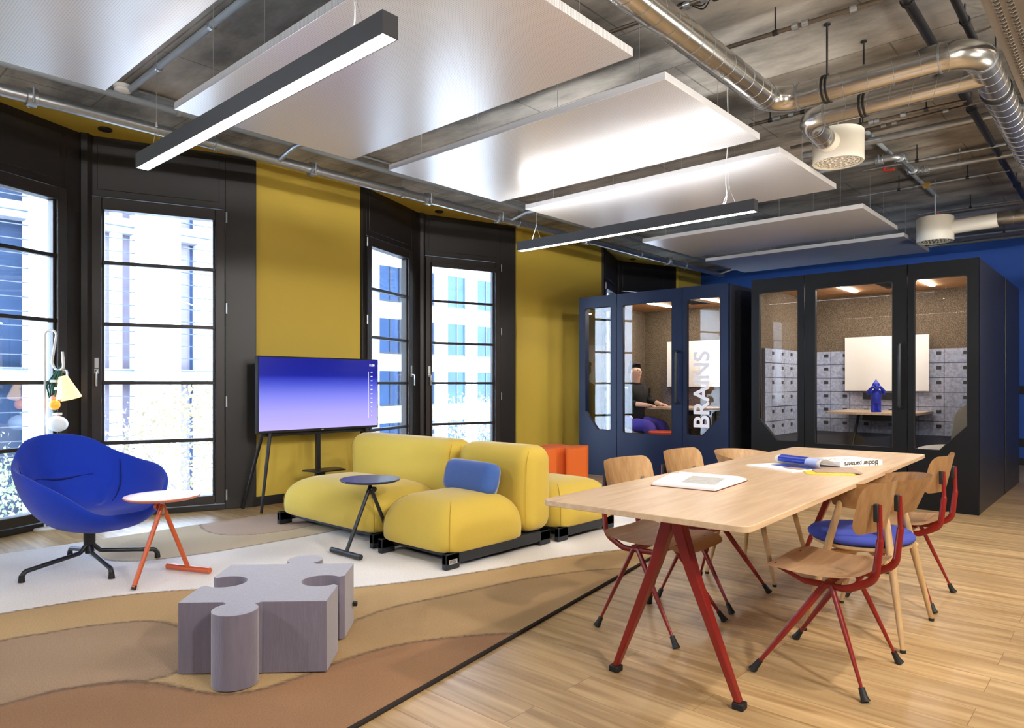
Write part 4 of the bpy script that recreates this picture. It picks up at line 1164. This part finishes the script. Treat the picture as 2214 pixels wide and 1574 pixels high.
# ------------------------------------------------------------------ SEATED PERSON
pr = thing('person', 'person in a black turtleneck and purple trousers sitting in the smaller pod', 'person', (-5.16, 8.22, .10), math.radians(-8))
# local +x = towards the table, -y = towards the glass
V = [(0, 0, .56), (.0, 0, .70), (-.01, 0, .88), (0, 0, 1.02), (.01, 0, 1.10), (.03, -.01, 1.17), (.045, -.02, 1.25), (.05, -.025, 1.33),
     (0, -.19, 1.03), (.06, -.25, .85), (.24, -.20, .83), (.33, -.15, .82),
     (0, .19, 1.03), (.08, .24, .86), (.27, .16, .84), (.36, .10, .83),
     (.02, -.10, .54), (.38, -.13, .55), (.42, -.13, .30), (.40, -.13, .05), (.50, -.14, .03),
     (.02, .10, .54), (.40, .12, .55), (.44, .12, .30), (.42, .12, .05), (.52, .13, .03)]
E_ = [(0, 1), (1, 2), (2, 3), (3, 4), (4, 5), (5, 6), (6, 7), (3, 8), (8, 9), (9, 10), (10, 11), (3, 12), (12, 13), (13, 14), (14, 15),
      (0, 16), (16, 17), (17, 18), (18, 19), (19, 20), (0, 21), (21, 22), (22, 23), (23, 24), (24, 25)]
R_ = [(.15, .12), (.14, .11), (.16, .12), (.13, .1), (.06, .055), (.058, .062), (.085, .098), (.07, .08),
      .065, .045, .034, .028, .065, .045, .034, .028, .085, .065, .05, .035, .03, .085, .065, .05, .035, .03]
# fingers
for (hx, hy, hz, s, base) in ((.33, -.15, .82, 1, 11), (.36, .10, .83, -1, 15)):
    i0 = len(V); V.append((hx+.05, hy+.02*s, hz-.005)); E_.append((base, i0)); R_.append((.026, .014))
    for q, (L_, oy_) in enumerate(((.062, -.024), (.072, -.008), (.068, .008), (.054, .023))):
        a = len(V); V.append((hx+.085, hy+.02*s+oy_, hz-.002)); V.append((hx+.085+L_*.5, hy+.02*s+oy_*1.2, hz-.012)); V.append((hx+.085+L_*.8, hy+.02*s+oy_*1.2, hz-.03))
        E_ += [(i0, a), (a, a+1), (a+1, a+2)]; R_ += [.0085, .008, .0065]
    a = len(V); V.append((hx+.045, hy+(.02+.035)*s, hz)); V.append((hx+.08, hy+(.02+.048)*s, hz-.01)); E_ += [(i0, a), (a, a+1)]; R_ += [.009, .0075]
body = skin('body', V, E_, R_, M_skin, pr, 2)
# clothing over the same skeleton
sv = [0, 1, 2, 3, 4, 8, 9, 10, 12, 13, 14]
idx_ = {v: i for i, v in enumerate(sv)}
skin('sweater', [V[i] for i in sv]+[(.02, -.005, 1.14)], [(idx_[a], idx_[b]) for a, b in E_ if a in idx_ and b in idx_]+[(idx_[4], len(sv))],
     [tuple((1.9 if i == 4 else 1.22)*q for q in (R_[i] if isinstance(R_[i], tuple) else (R_[i], R_[i]))) for i in sv]+[(.075, .075)], M_shirt, pr, 2)
sv = [0, 1, 16, 17, 18, 19, 21, 22, 23, 24]; idx_ = {v: i for i, v in enumerate(sv)}
skin('trousers', [V[i] for i in sv], [(idx_[a], idx_[b]) for a, b in E_ if a in idx_ and b in idx_],
     [tuple(q for q in ((.165, .135) if i == 0 else (.15, .12) if i == 1 else (.105, .105) if i in (16, 21) else (.095, .095) if i in (17, 22) else (.085, .085) if i in (18, 23) else (.09, .09))) for i in sv], M_trous, pr, 2)
bm = new(); bmesh.ops.create_uvsphere(bm, u_segments=24, v_segments=16, radius=1, matrix=Matrix.Translation((.018, .0, 1.30)) @ Matrix.Diagonal((.104, .096, .106, 1)))
bmesh.ops.delete(bm, geom=[v for v in bm.verts if (v.co.x > .062 and v.co.z < 1.365) or v.co.z < 1.215], context='VERTS')
bmesh.ops.create_uvsphere(bm, u_segments=14, v_segments=10, radius=.04, matrix=Matrix.Translation((-.05, .02, 1.385)))
obj('hair', bm, M_hair, pr, smooth=3.2)
bm = new(); tube(bm, [(.128, -.035, 1.285), (.146, -.042, 1.262), (.13, -.036, 1.252)], [.008, .014, .01], 8); obj('nose', bm, M_skin, pr, smooth=3.2)
bm = new()
for dy in (-.065, -.005): bmesh.ops.create_uvsphere(bm, u_segments=10, v_segments=8, radius=.010, matrix=Matrix.Translation((.125+(.006 if dy > -.03 else -.008), dy, 1.29)))
obj('eyes', bm, M_hair, pr)
bm = new(); tube(bm, [(.118, -.06, 1.222), (.132, -.036, 1.22), (.13, -.012, 1.222)], [.004, .007, .004], 8); obj('mouth', bm, mat('lips', '#a8564a', .5), pr)
bm = new(); bmesh.ops.create_uvsphere(bm, u_segments=10, v_segments=8, radius=1, matrix=Matrix.Translation((.04, -.098, 1.27)) @ Matrix.Diagonal((.018, .01, .03, 1))); obj('ear', bm, M_skin, pr, smooth=3.2)

# ================================================================== CEILING SERVICES
# suspended acoustic panels
def panel(label, x0, x1, y0, y1, z=2.8):
    t = thing('ceiling_panel', label, 'ceiling panel', ((x0+x1)/2, (y0+y1)/2, z), 0, 'suspended white perforated ceiling panels')
    hx, hy = (x1-x0)/2, (y1-y0)/2
    obj('perforated_tray', B(-hx, hx, -hy, hy, 0, .042), M_perf, t, bevel=.002)
    for sx in (-.8, -.3, .3, .8):
        for sy in (-.8, .8):
            bm = new(); cyl(bm, (sx*hx, sy*hy), .0018, .04, CZ-z, 6); obj('suspension_wire', bm, M_steel, t)
    return t
panel('white perforated ceiling panel nearest the first windows, cut by the top corner', -4.19, -1.85, .10, 1.33)
panel('white perforated ceiling panel directly above the near pendant lamp', -4.18, -1.84, 1.69, 2.92)
panel('white ceiling panel between the near panel and the one lit by the far pendant lamp', -4.18, -1.85, 3.25, 4.47)
panel('bright white ceiling panel directly above the far pendant lamp', -4.18, -1.85, 4.81, 6.02)
panel('blue-grey looking ceiling panel just past the far pendant lamp', -4.18, -1.87, 6.83, 8.05)
panel('last ceiling panel before the blue wall, above the pods', -4.22, -1.90, 8.45, 9.66)

def pendant(label, x0, x1, y, z=2.4, grp='black linear pendant lamps', up=None):
    t = thing('pendant_lamp', label, 'pendant lamp', ((x0+x1)/2, y, z), 0, grp)
    h = (x1-x0)/2
    bm = new(); box(bm, -h, h, -.034, .034, .003, .08); box(bm, -h, h, -.034, -.030, -.001, .003); box(bm, -h, h, .030, .034, -.001, .003)
    box(bm, -h, -h+.004, -.03, .03, -.001, .003); box(bm, h-.004, h, -.03, .03, -.001, .003)
    obj('housing', bm, M_lampblk, t)
    obj('diffuser', B(-h+.004, h-.004, -.030, .030, .0, .003), M_lamp, t)
    if up: obj('upward_diffuser', B(-h+.01, h-.01, -.022, .022, .0805, .082), up, t)
    for s in (-.82, .82):
        bm = new(); x = s*h
        tube(bm, [(x, 0, .20), (x, 0, CZ-z)], .0012, 6)
        for q in (-.05, .05): tube(bm, [(x, 0, .20), (x+q, 0, .08)], .0012, 6)
        cyl(bm, (x, 0), .006, .19, .21, 8)
        obj('suspension_wire', bm, M_steel, t)
    bm = new(); tube(bm, [tuple(v) for v in catmull([(h*.78, .01, .08), (h*.80, .01, .14), (h*.79, .015, .3), (h*.81, .01, .6), (h*.8, .01, CZ-z)], 6)], .003, 6)
    obj('power_cord', bm, M_white, t)
    return t
pn = pendant('near black linear pendant lamp, hanging across the large ceiling panel', -4.14, -1.92, 1.50, up=emitter('lamp_top_low', (1, .98, .97, 1), 2.5))
pendant('far black linear pendant lamp, hanging beyond the table', -4.17, -1.98, 4.72, up=emitter('lamp_top', (1, .98, .97, 1), 30))
# pipe along the windows
def run(name, label, cat, pts, r, m, rad=.1, group=None, clamps=(), hang=True, cm=None, seg=14, coup=()):
    t = thing(name, label, cat, (0, 0, 0), 0, group)
    bm = new(); P_ = fillet(pts, rad, 8); tube(bm, P_, r, seg); obj('pipe', bm, m, t, smooth=1.0)
    for c in clamps:
        i, f = c; a, b_ = Vector(pts[i]), Vector(pts[i+1]); p = a.lerp(b_, f); d = (b_-a).normalized()
        bm = new(); tube(bm, [p-d*.014, p+d*.014], r*1.28, seg)
        if hang: tube(bm, [p+Vector((0, 0, r)), (p.x, p.y, CZ-.003)], .005, 8)
        obj('clamp', bm, cm or M_galv, t, smooth=.8)
    for c in coup:
        i, f = c; a, b_ = Vector(pts[i]), Vector(pts[i+1]); p = a.lerp(b_, f); d = (b_-a).normalized()
        bm = new(); tube(bm, [p-d*.035, p-d*.03, p+d*.03, p+d*.035], [r*1.1, r*1.45, r*1.45, r*1.1], seg)
        for q in (-1, 1):
            s_ = d.cross(Vector((0, 0, 1))); tube(bm, [p+s_*q*r*1.5-Vector((0, 0, r*1.2)), p+s_*q*r*1.5+Vector((0, 0, r*1.2))], .009, 6)
        obj('coupling', bm, M_galv, t, smooth=.8)
    return t
run('sprinkler_main', 'thick galvanised pipe with bolted couplings along the window wall', 'pipe', [(-5.76, -2, 3.2), (-5.70, BY-.6, 3.2)], .044, M_galv,
    clamps=[(0, f) for f in (.10, .33, .47, .6, .8, .9)], coup=[(0, f) for f in (.238, .395, .495, .575, .70, .86)])
run('service_pipe', 'slimmer grey pipe just above the thick window-side pipe', 'pipe', [(-5.60, -2, 3.33), (-5.58, BY-.4, 3.33)], .026, M_greypvc, clamps=[(0, .3), (0, .6)])
for y, lab in ((3.22, 'first'), (6.3, 'second'), (BY-.75, 'last')):
    run('branch_pipe', {'first': 'short branch pipe crossing from the window-side pipe at the wide yellow pier', 'second': 'short branch pipe crossing from the window-side pipe above the middle window',
        'last': 'branch pipe running off the window-side pipe along the blue wall'}[lab], 'pipe', [(-5.72, y, 3.2), (-5.45, y, 3.26), (-1.2 if lab == 'last' else -4.9, y, 3.26)], .024, M_galv, rad=.05, clamps=[(1, .35)], group='branch pipes off the window-side pipe')
# grey conduit and smoke detector
run('conduit', 'grey plastic conduit running from the smoke detector between two ceiling panels', 'conduit', [(-5.54, 1.92, 3.372), (-1.0, 1.88, 3.372)], .022, M_greypvc, clamps=[(0, f) for f in (.12, .3, .5, .7)], hang=False)
run('conduit', 'thin grey conduit leaving the smoke detector along the window side', 'conduit', [(-5.54, 1.98, 3.385), (-5.50, 11, 3.385)], .010, M_greypvc, clamps=[(0, f) for f in (.1, .2)], hang=False)
sd = thing('smoke_detector', 'round white smoke detector on the bare ceiling', 'smoke detector', (-5.56, 1.88, CZ-.002))
bm = new(); lathe(bm, [(0, -.056), (.03, -.056), (.055, -.045), (.058, -.036), (.05, -.032), (.05, -.027), (.062, -.022), (.062, 0)], 28); obj('housing', bm, M_white, sd, smooth=.6)

# spiral ducts
def ribs(t, pts, r, step=.125, m=None):
    bm = new(); P_ = [Vector(p) for p in pts]
    for a, b_ in zip(P_, P_[1:]):
        L_ = (b_-a).length
        if L_ < .35: continue
        d = (b_-a).normalized(); n = int(L_/step)
        s_ = d.cross(Vector((0, 0, 1))); u_ = Vector((0, 0, 1)); 
        for k in range(1, n):
            c = a+d*(k*L_/n); ring = [c+s_*math.cos(q*PI/10)*(r+.0012)+u_*math.sin(q*PI/10)*(r+.0012)+d*(.028*math.cos(q*PI/10+.5)) for q in range(21)]
            tube(bm, ring, .0014, 5)
    obj('spiral_seam', bm, m or M_galv, t, smooth=1.0)
def duct(label, pts, r, rad, clamps):
    t = thing('spiral_duct', label, 'air duct', (0, 0, 0), 0, 'round galvanised air ducts')
    bm = new(); P_ = fillet(pts, rad, 12); tube(bm, P_, r, 40); obj('tube', bm, M_duct, t, smooth=1.0)
    ribs(t, pts, r)
    for (i, f) in clamps:
        a, b_ = Vector(pts[i]), Vector(pts[i+1]); p = a.lerp(b_, f); d = (b_-a).normalized()
        bm = new()
        for q in (-.012, .012): tube(bm, [p+d*(q-.006), p+d*(q+.006)], r+.007, 32)
        tube(bm, [p+Vector((0, 0, r)), (p.x, p.y, CZ-.003)], .006, 8); cyl(bm, p[:2], .02, CZ-.01, CZ-.003, 10)
        obj('clamp', bm, M_rubber, t, smooth=.8)
    # collars at the bends
    for i in range(1, len(pts)-1):
        p = Vector(pts[i])
        for o2 in (pts[i-1], pts[i+1]):
            d = (Vector(o2)-p); 
            if d.length < rad*1.3: continue
            d.normalize(); c = p+d*(rad*1.02)
            bm = new(); tube(bm, [c-d*.005, c+d*.005], r+.004, 32); obj('collar', bm, M_galv, t, smooth=.8)
    return t
DZ = 3.0
duct('long galvanised duct making two bends above the table', [(-1.745, -1.0, DZ), (-1.745, 4.44, DZ), (-.655, 4.44, DZ), (-.655, 9.5, DZ)], .078, .16, [(0, .35), (1, .30), (2, .14)])
duct('short galvanised duct with an elbow feeding the big cream air diffuser', [(-.665, 4.82, DZ-.01), (-1.68, 4.82, DZ-.01), (-1.68, 5.22, DZ-.05)], .072, .13, [(0, .64)])
duct('galvanised duct feeding the far white air diffuser by the blue wall', [(-1.10, 8.62, 2.885), (3.0, 8.62, 2.885)], .068, .1, [(0, .08)])
def drum(label, c, z0, z1, sp, r=.176):
    t = thing('air_diffuser', label, 'air diffuser', (c[0], c[1], z0), 0)
    h = z1-z0
    bm = new(); lathe(bm, [(r-.02, .004), (r-.004, 0), (r, .006), (r, h-.01), (r-.008, h), (0, h)], 56); obj('housing', bm, M_drum, t, smooth=.7)
    bm = new(); lathe(bm, [(0, .012), (r-.018, .012), (r-.018, .004), (r-.02, .004)], 56); fc = obj('face_plate', bm, M_drum, t, smooth=.7)
    bm = new(); bh = new(); rr = [(0, 0)]
    for q, n in ((.04, 6), (.075, 12), (.11, 18), (.14, 24)):
        for k in range(n):
            a = 2*PI*k/n+q*9; x, y = q*math.cos(a), q*math.sin(a)
            lathe(bm, [(0, .004), (.006, .005), (.0105, .012)], 10, (x, y))
            lathe(bh, [(0, .0035), (.006, .0045)], 8, (x+.004*math.cos(k*2.4), y+.004*math.sin(k*2.4)))
    obj('nozzles', bm, M_drum, fc, smooth=1.0); obj('nozzle_openings', bh, M_hole, fc)
    bm = new(); a = Vector((0, 0, h/2)); tube(bm, [a+Vector(sp).normalized()*(r*.6), a+Vector(sp)], .074, 32); obj('spigot', bm, M_drum, t, smooth=.9)
    bm = new(); tube(bm, [(0, 0, h), (0, 0, CZ-z0)], .004, 8); obj('hanger_rod', bm, M_galv, t)
    return t
drum('big cream round air diffuser with a perforated face, at the end of the duct elbow', (-1.66, 5.44), 2.835, 3.065, (-.015, -.25, .0))
drum('small white round air diffuser in front of the blue wall', (-1.64, 8.62), 2.73, 2.99, (.56, 0, .02))

# black drain pipes
run('drain_pipe', 'long black pipe under the concrete crossing behind both ducts', 'pipe', [(-.925, 1.5, 3.27), (-.965, BY, 3.27)], .027, M_blackpipe, clamps=[(0, .243), (0, .42), (0, .66)], cm=M_rubber, coup=())
run('drain_pipe', 'black pipe by the cable tray, ending above the long duct', 'pipe', [(-.74, 1.5, 3.30), (-.76, 6.9, 3.30)], .022, M_blackpipe, clamps=[(0, .6)], cm=M_rubber)
# thin heating pipes feeding the panels
hp = [((-2.75, 3.36), (-.3, 3.54), 'passing over the long duct near the top edge', M_copper, .012), ((-2.0, 4.02), (-.6, 4.10), 'nearest the junction box', M_copper, .013),
      ((-2.3, 5.36), (-1.75, 5.36), 'with a red valve, beside the duct elbow', M_copper, .013), ((-1.95, 5.93), (-.93, 5.93), 'behind the big air diffuser', M_copper, .013),
      ((-2.25, 6.10), (-.30, 6.02), 'running over the big air diffuser', M_copper, .011), ((-1.98, 7.23), (-.45, 7.25), 'with a red valve past the big air diffuser', M_galv, .012),
      ((-2.3, 8.20), (-.93, 8.15), 'with a brass valve above the black pod', M_galv, .011), ((-2.0, 9.55), (-.2, 9.55), 'with a dark red valve over the far panel', M_galv, .011),
      ((-2.2, 11.4), (.6, 11.4), 'closest to the blue wall', M_galv, .011)]
for i, (a, b_, lab, mt_, r_) in enumerate(hp):
    t = run('heating_pipe', 'thin heating pipe under the ceiling '+lab, 'pipe', [(a[0], a[1], 3.25), (b_[0], b_[1], 3.25)], r_, mt_, clamps=[(0, .3), (0, .75)], group='thin heating pipes under the ceiling', cm=M_rubber)
    d = (Vector(b_)-Vector(a)).normalized()
    for f in (.38, .42, .6):
        bm = new(); p = Vector((a[0], a[1], 3.25)).lerp(Vector((b_[0], b_[1], 3.25)), f); dd_ = Vector((d.x, d.y, 0))
        tube(bm, [p-dd_*.018, p+dd_*.018], r_*1.6, 8); obj('fitting', bm, M_galv, t, smooth=.8)
    if 'red valve' in lab:
        f = .93 if i == 2 else .12; p = Vector((a[0], a[1], 3.25)).lerp(Vector((b_[0], b_[1], 3.25)), f); dd_ = Vector((d.x, d.y, 0))
        bm = new(); tube(bm, [p+Vector((0, 0, .0)), p+Vector((0, 0, -.035))], .012, 8); tube(bm, [p+Vector((0, 0, -.035)), p+dd_*.09+Vector((0, 0, -.045))], .009, 8, flat=1.8)
        obj('valve_lever', bm, M_redval, t)
    if 'brass' in lab:
        p = Vector((a[0], a[1], 3.25)).lerp(Vector((b_[0], b_[1], 3.25)), .5)
        bm = new(); tube(bm, [p, p+Vector((-.02, -.05, -.02))], [.028, .03], 16); obj('brass_valve', bm, M_brass, t, smooth=.8)
run('sprinkler_pipe', 'wide grey sprinkler pipe crossing the ceiling behind the big air diffuser', 'pipe', [(-2.3, 6.55, 3.3), (-.2, 6.55, 3.3), (3, 6.55, 3.3)], .032, M_galv, clamps=[(0, .8)])
run('sprinkler_pipe', 'grey sprinkler pipe with a stepped offset and flanged couplings over the black pod', 'pipe', [(-2.35, 7.02, 3.26), (-1.62, 7.02, 3.26), (-1.62, 7.62, 3.26), (3, 7.62, 3.26)], .03, M_galv, rad=.07, clamps=[(2, .08)], coup=[(0, .78), (1, .1), (1, .9), (2, .02)])
run('sprinkler_pipe', 'grey sprinkler pipe in front of the blue wall', 'pipe', [(-1.9, 9.9, 3.3), (3.5, 9.9, 3.3)], .03, M_galv, clamps=[(0, .2)])
run('sprinkler_pipe', 'short dark sprinkler pipe in the gap beside the largest ceiling panel', 'pipe', [(-2.25, 3.02, 3.3), (-1.3, 3.12, 3.3)], .024, M_galv, clamps=[(0, .4)], coup=[(0, .25)])
run('conduit', 'dark diagonal conduit on the concrete over the far panels', 'conduit', [(-1.75, 6.4, 3.37), (-1.75, 9.3, 3.37)], .02, M_greypvc)
run('supply_pipe', 'pipe closest to the ceiling corner over the far white air diffuser', 'pipe', [(-1.45, 10.6, 3.28), (3.6, 10.6, 3.28)], .024, M_galv, clamps=[(0, .15)])
jb = thing('junction_box', 'small grey junction box with looped cables on the concrete', 'junction box', (-1.72, 3.62, CZ), 0)
obj('housing', B(-.055, .055, -.035, .035, -.06, 0), M_frame2, jb, bevel=.004)
bm = new()
for k in range(3): tube(bm, [tuple(v) for v in catmull([(-.05, 0, -.03), (-.12, .02*k, -.05-.01*k), (-.20, -.03+.02*k, -.03), (-.3, .02, -.008)], 6)], .004, 6)
obj('cables', bm, M_rubber, jb, smooth=1.0)
# perforated cable tray
ct = thing('cable_tray', 'perforated grey steel cable tray cut by the top corner', 'cable tray', (-.56, 0, 3.02), 0)
bm = new(); box(bm, 0, .42, -1.5, 4.62, 0, .003); box(bm, -.002, .0, -1.5, 4.62, 0, .06); box(bm, .02, .40, 4.62, 7.8, .006, .009); box(bm, 0, .002, 4.62, 7.8, 0, .06); box(bm, 0, .42, 4.62, 7.8, 0, .003)
obj('tray', bm, mat('tray_steel', '#8f8578', .42, .6), ct)
bm = new(); bh = new()
for k in range(130):
    y = 1.6+k*.046
    for x in (.05, .10):
        box(bh, x-.011, x+.011, y-.013, y+.013, -.0012, 0); tube(bm, [(x-.014, y+.018, -.002), (x, y+.018, -.011), (x+.014, y+.018, -.002)], .005, 6)
for k in range(90):
    y = 1.6+k*.068; tube(bm, [(.15, y, -.002), (.17, y, -.009), (.30, y, -.009), (.32, y, -.002)], .006, 6)
    box(bh, .16, .31, y+.012, y+.022, -.0012, 0)
obj('slots', bh, M_hole, ct); obj('louvres', bm, MATS['tray_steel'], ct)
# sockets on the blue wall
for z, lab in ((1.11, 'upper'), (.33, 'lower')):
    s_ = thing('wall_socket', 'black socket on the blue wall beside the pod, '+lab+' of the two', 'socket', (-1.29, BY, z), 0)
for s_ in [o for o in COL.objects if o.name.startswith('wall_socket')]:
    obj('plate', B(-.045, .045, -.03, 0, -.06, .06), M_rubber, s_, bevel=.004)

# ================================================================== OUTSIDE
M_facade = mat('white_render', '#c9ced6', 0.9)
M_facade2 = mat('pale_brick', '#6a6f79', 0.9, noise=.05, nscale=20)
M_glassO = mat('office_glazing', '#2a3c58', 0.6, noise=.45, nscale=.8, spec=.1)
M_glassD = mat('dark_office_glazing', '#1d2a3e', 0.6, noise=.45, nscale=.8, spec=.1)
M_rust = mat('facade_red_fin', '#4a4450', 0.6)
M_rail = mat('facade_rail', '#1c2430', 0.6)
struct('ground', B(-60, -7.6, -40, 70, -8.2, -8.0), mat('street', '#c9c6c0', .9))
# glass office across the street
g = thing('office_building', 'glass-fronted office building seen through the first window bay', 'building', (-15.0, 0, -8), 0)
obj('core', B(-8, -.6, -6, 10.2, 0, 26), M_facade, g)
ys_ = [-6, -3.2, -.8, 1.6, 2.2, 3.48, 3.9, 4.72, 4.9, 5.1, 5.28, 6.15, 6.6, 7.3, 8.4, 10.2]
kinds = ['g', 'w', 'g', 'w', 'd', 'W', 'g', 'd', 'w', 'd', 'W', 'g', 'w', 'g', 'w']
for (a, b_, kd) in zip(ys_, ys_[1:], kinds):
    if kd in 'wW': obj('pier', B(-.6, .12 if kd == 'W' else -.1, a, b_, 0, 26), M_facade, g)
    else:
        bm = new(); box(bm, -.6, -.35, a, b_, 0, 26); gg = obj('glazing', bm, M_glassO if kd == 'g' else M_glassD, g)
        bm = new(); box(bm, -.35, -.22, a+.02, a+.28, 0, 26); box(bm, -.35, -.26, (a+b_)/2, (a+b_)/2+.12, 0, 26); obj('fin', bm, M_rust, gg)
for z in range(0, 26, 3):
    obj('floor_band', B(-.34, .0, -6, 10.2, z+.2, z+.5), M_facade2, g)
bm = new()
for k in range(100): box(bm, .02, .06, -6, 10.2, k*.26+.1, k*.26+.118)
obj('rails', bm, M_rail, g)
# white block with square windows
g = thing('apartment_building', 'white block with rows of tall windows seen through the middle window bay', 'building', (-32.0, 0, -8), 0)
obj('wall', B(-8, 0, 17, 52, 0, 30), M_facade, g)
for r_ in range(8):
    z = 3.0*r_+2.0
    for k in range(12):
        y = 19.0+2.62*k
        bm = new(); box(bm, -.0, .02, y, y+1.5, z, z+1.95); wdw = obj('window', bm, M_glassO, g)
        bm = new(); box(bm, .02, .06, y+.7, y+.78, z, z+1.95); box(bm, .02, .09, y+1.36, y+1.5, z, z+1.95); box(bm, .02, .05, y, y+1.5, z-.08, z+.04); obj('window_frame', bm, M_rail, wdw)
g = thing('glass_canopy', 'low glazed canopy in front of the white block', 'canopy', (-24, 26, -8), 0)
bm = new(); box(bm, -3, 3, -4, 8, 7.6, 7.9); obj('roof', bm, M_facade2, g)
bm = new()
for k in range(9): box(bm, 2.9, 3.0, -4+k*1.5, -3.9+k*1.5, 0, 7.6)
obj('posts', bm, M_rail, g)
# autumn trees
M_leafs = mat('autumn_leaves', '#645b43', 0.9, noise=.5, nscale=3)
M_leafs2 = mat('pale_green_leaves', '#5a614a', 0.9, noise=.5, nscale=3)
M_bark = mat('bark', '#4a4440', .9)
def tree(label, x, y, r, ztop, m, seed, n=2600):
    t = thing('street_tree', label, 'tree', (x, y, -8), 0, 'autumn trees outside the windows')
    rnd = random.Random(seed); bm = new()
    cz = ztop+8-r*.9
    for _ in range(n):
        while True:
            p = Vector((rnd.uniform(-1, 1), rnd.uniform(-1, 1), rnd.uniform(-1, 1)))
            if p.length < 1: break
        p = p.normalized()*(p.length**.45)
        c = Vector((p.x*r, p.y*r, cz+p.z*r*.95))+Vector((rnd.gauss(0, .15), rnd.gauss(0, .15), rnd.gauss(0, .15)))
        s_ = rnd.uniform(.022, .05); q = Euler((rnd.uniform(0, 6), rnd.uniform(0, 6), rnd.uniform(0, 6))).to_matrix()
        vs = [bm.verts.new(c+q@Vector(v)*s_) for v in ((-1, 0, 0), (0, -.6, .1), (1, 0, 0), (0, .6, .1))]; bm.faces.new(vs)
    me_ = obj('crown', bm, m, t)
    bm = new(); tube(bm, [(0, 0, 0), (0, 0, cz)], [.14, .07], 8)
    for k in range(9):
        a = k*2.4; tube(bm, [(0, 0, cz-r*.7+k*.05), (math.cos(a)*r*.6, math.sin(a)*r*.6, cz+r*(.1+.08*(k % 4)))], [.04, .012], 5)
    obj('trunk', bm, M_bark, t)
tree('pale autumn tree low behind the first window bay', -10.6, 5.0, 1.75, 1.15, M_leafs, 1, 9000)
tree('greenish autumn tree at the pier side of the first window bay', -13.3, 2.5, 1.3, .1, M_leafs2, 2, 5000)
tree('autumn tree low behind the middle window bay', -13.4, 13.6, 1.7, .8, M_leafs, 3, 6000)
tree('autumn tree between the buildings, beyond the middle window bay', -17.0, 18.5, 2.2, .6, M_leafs, 4, 6000)
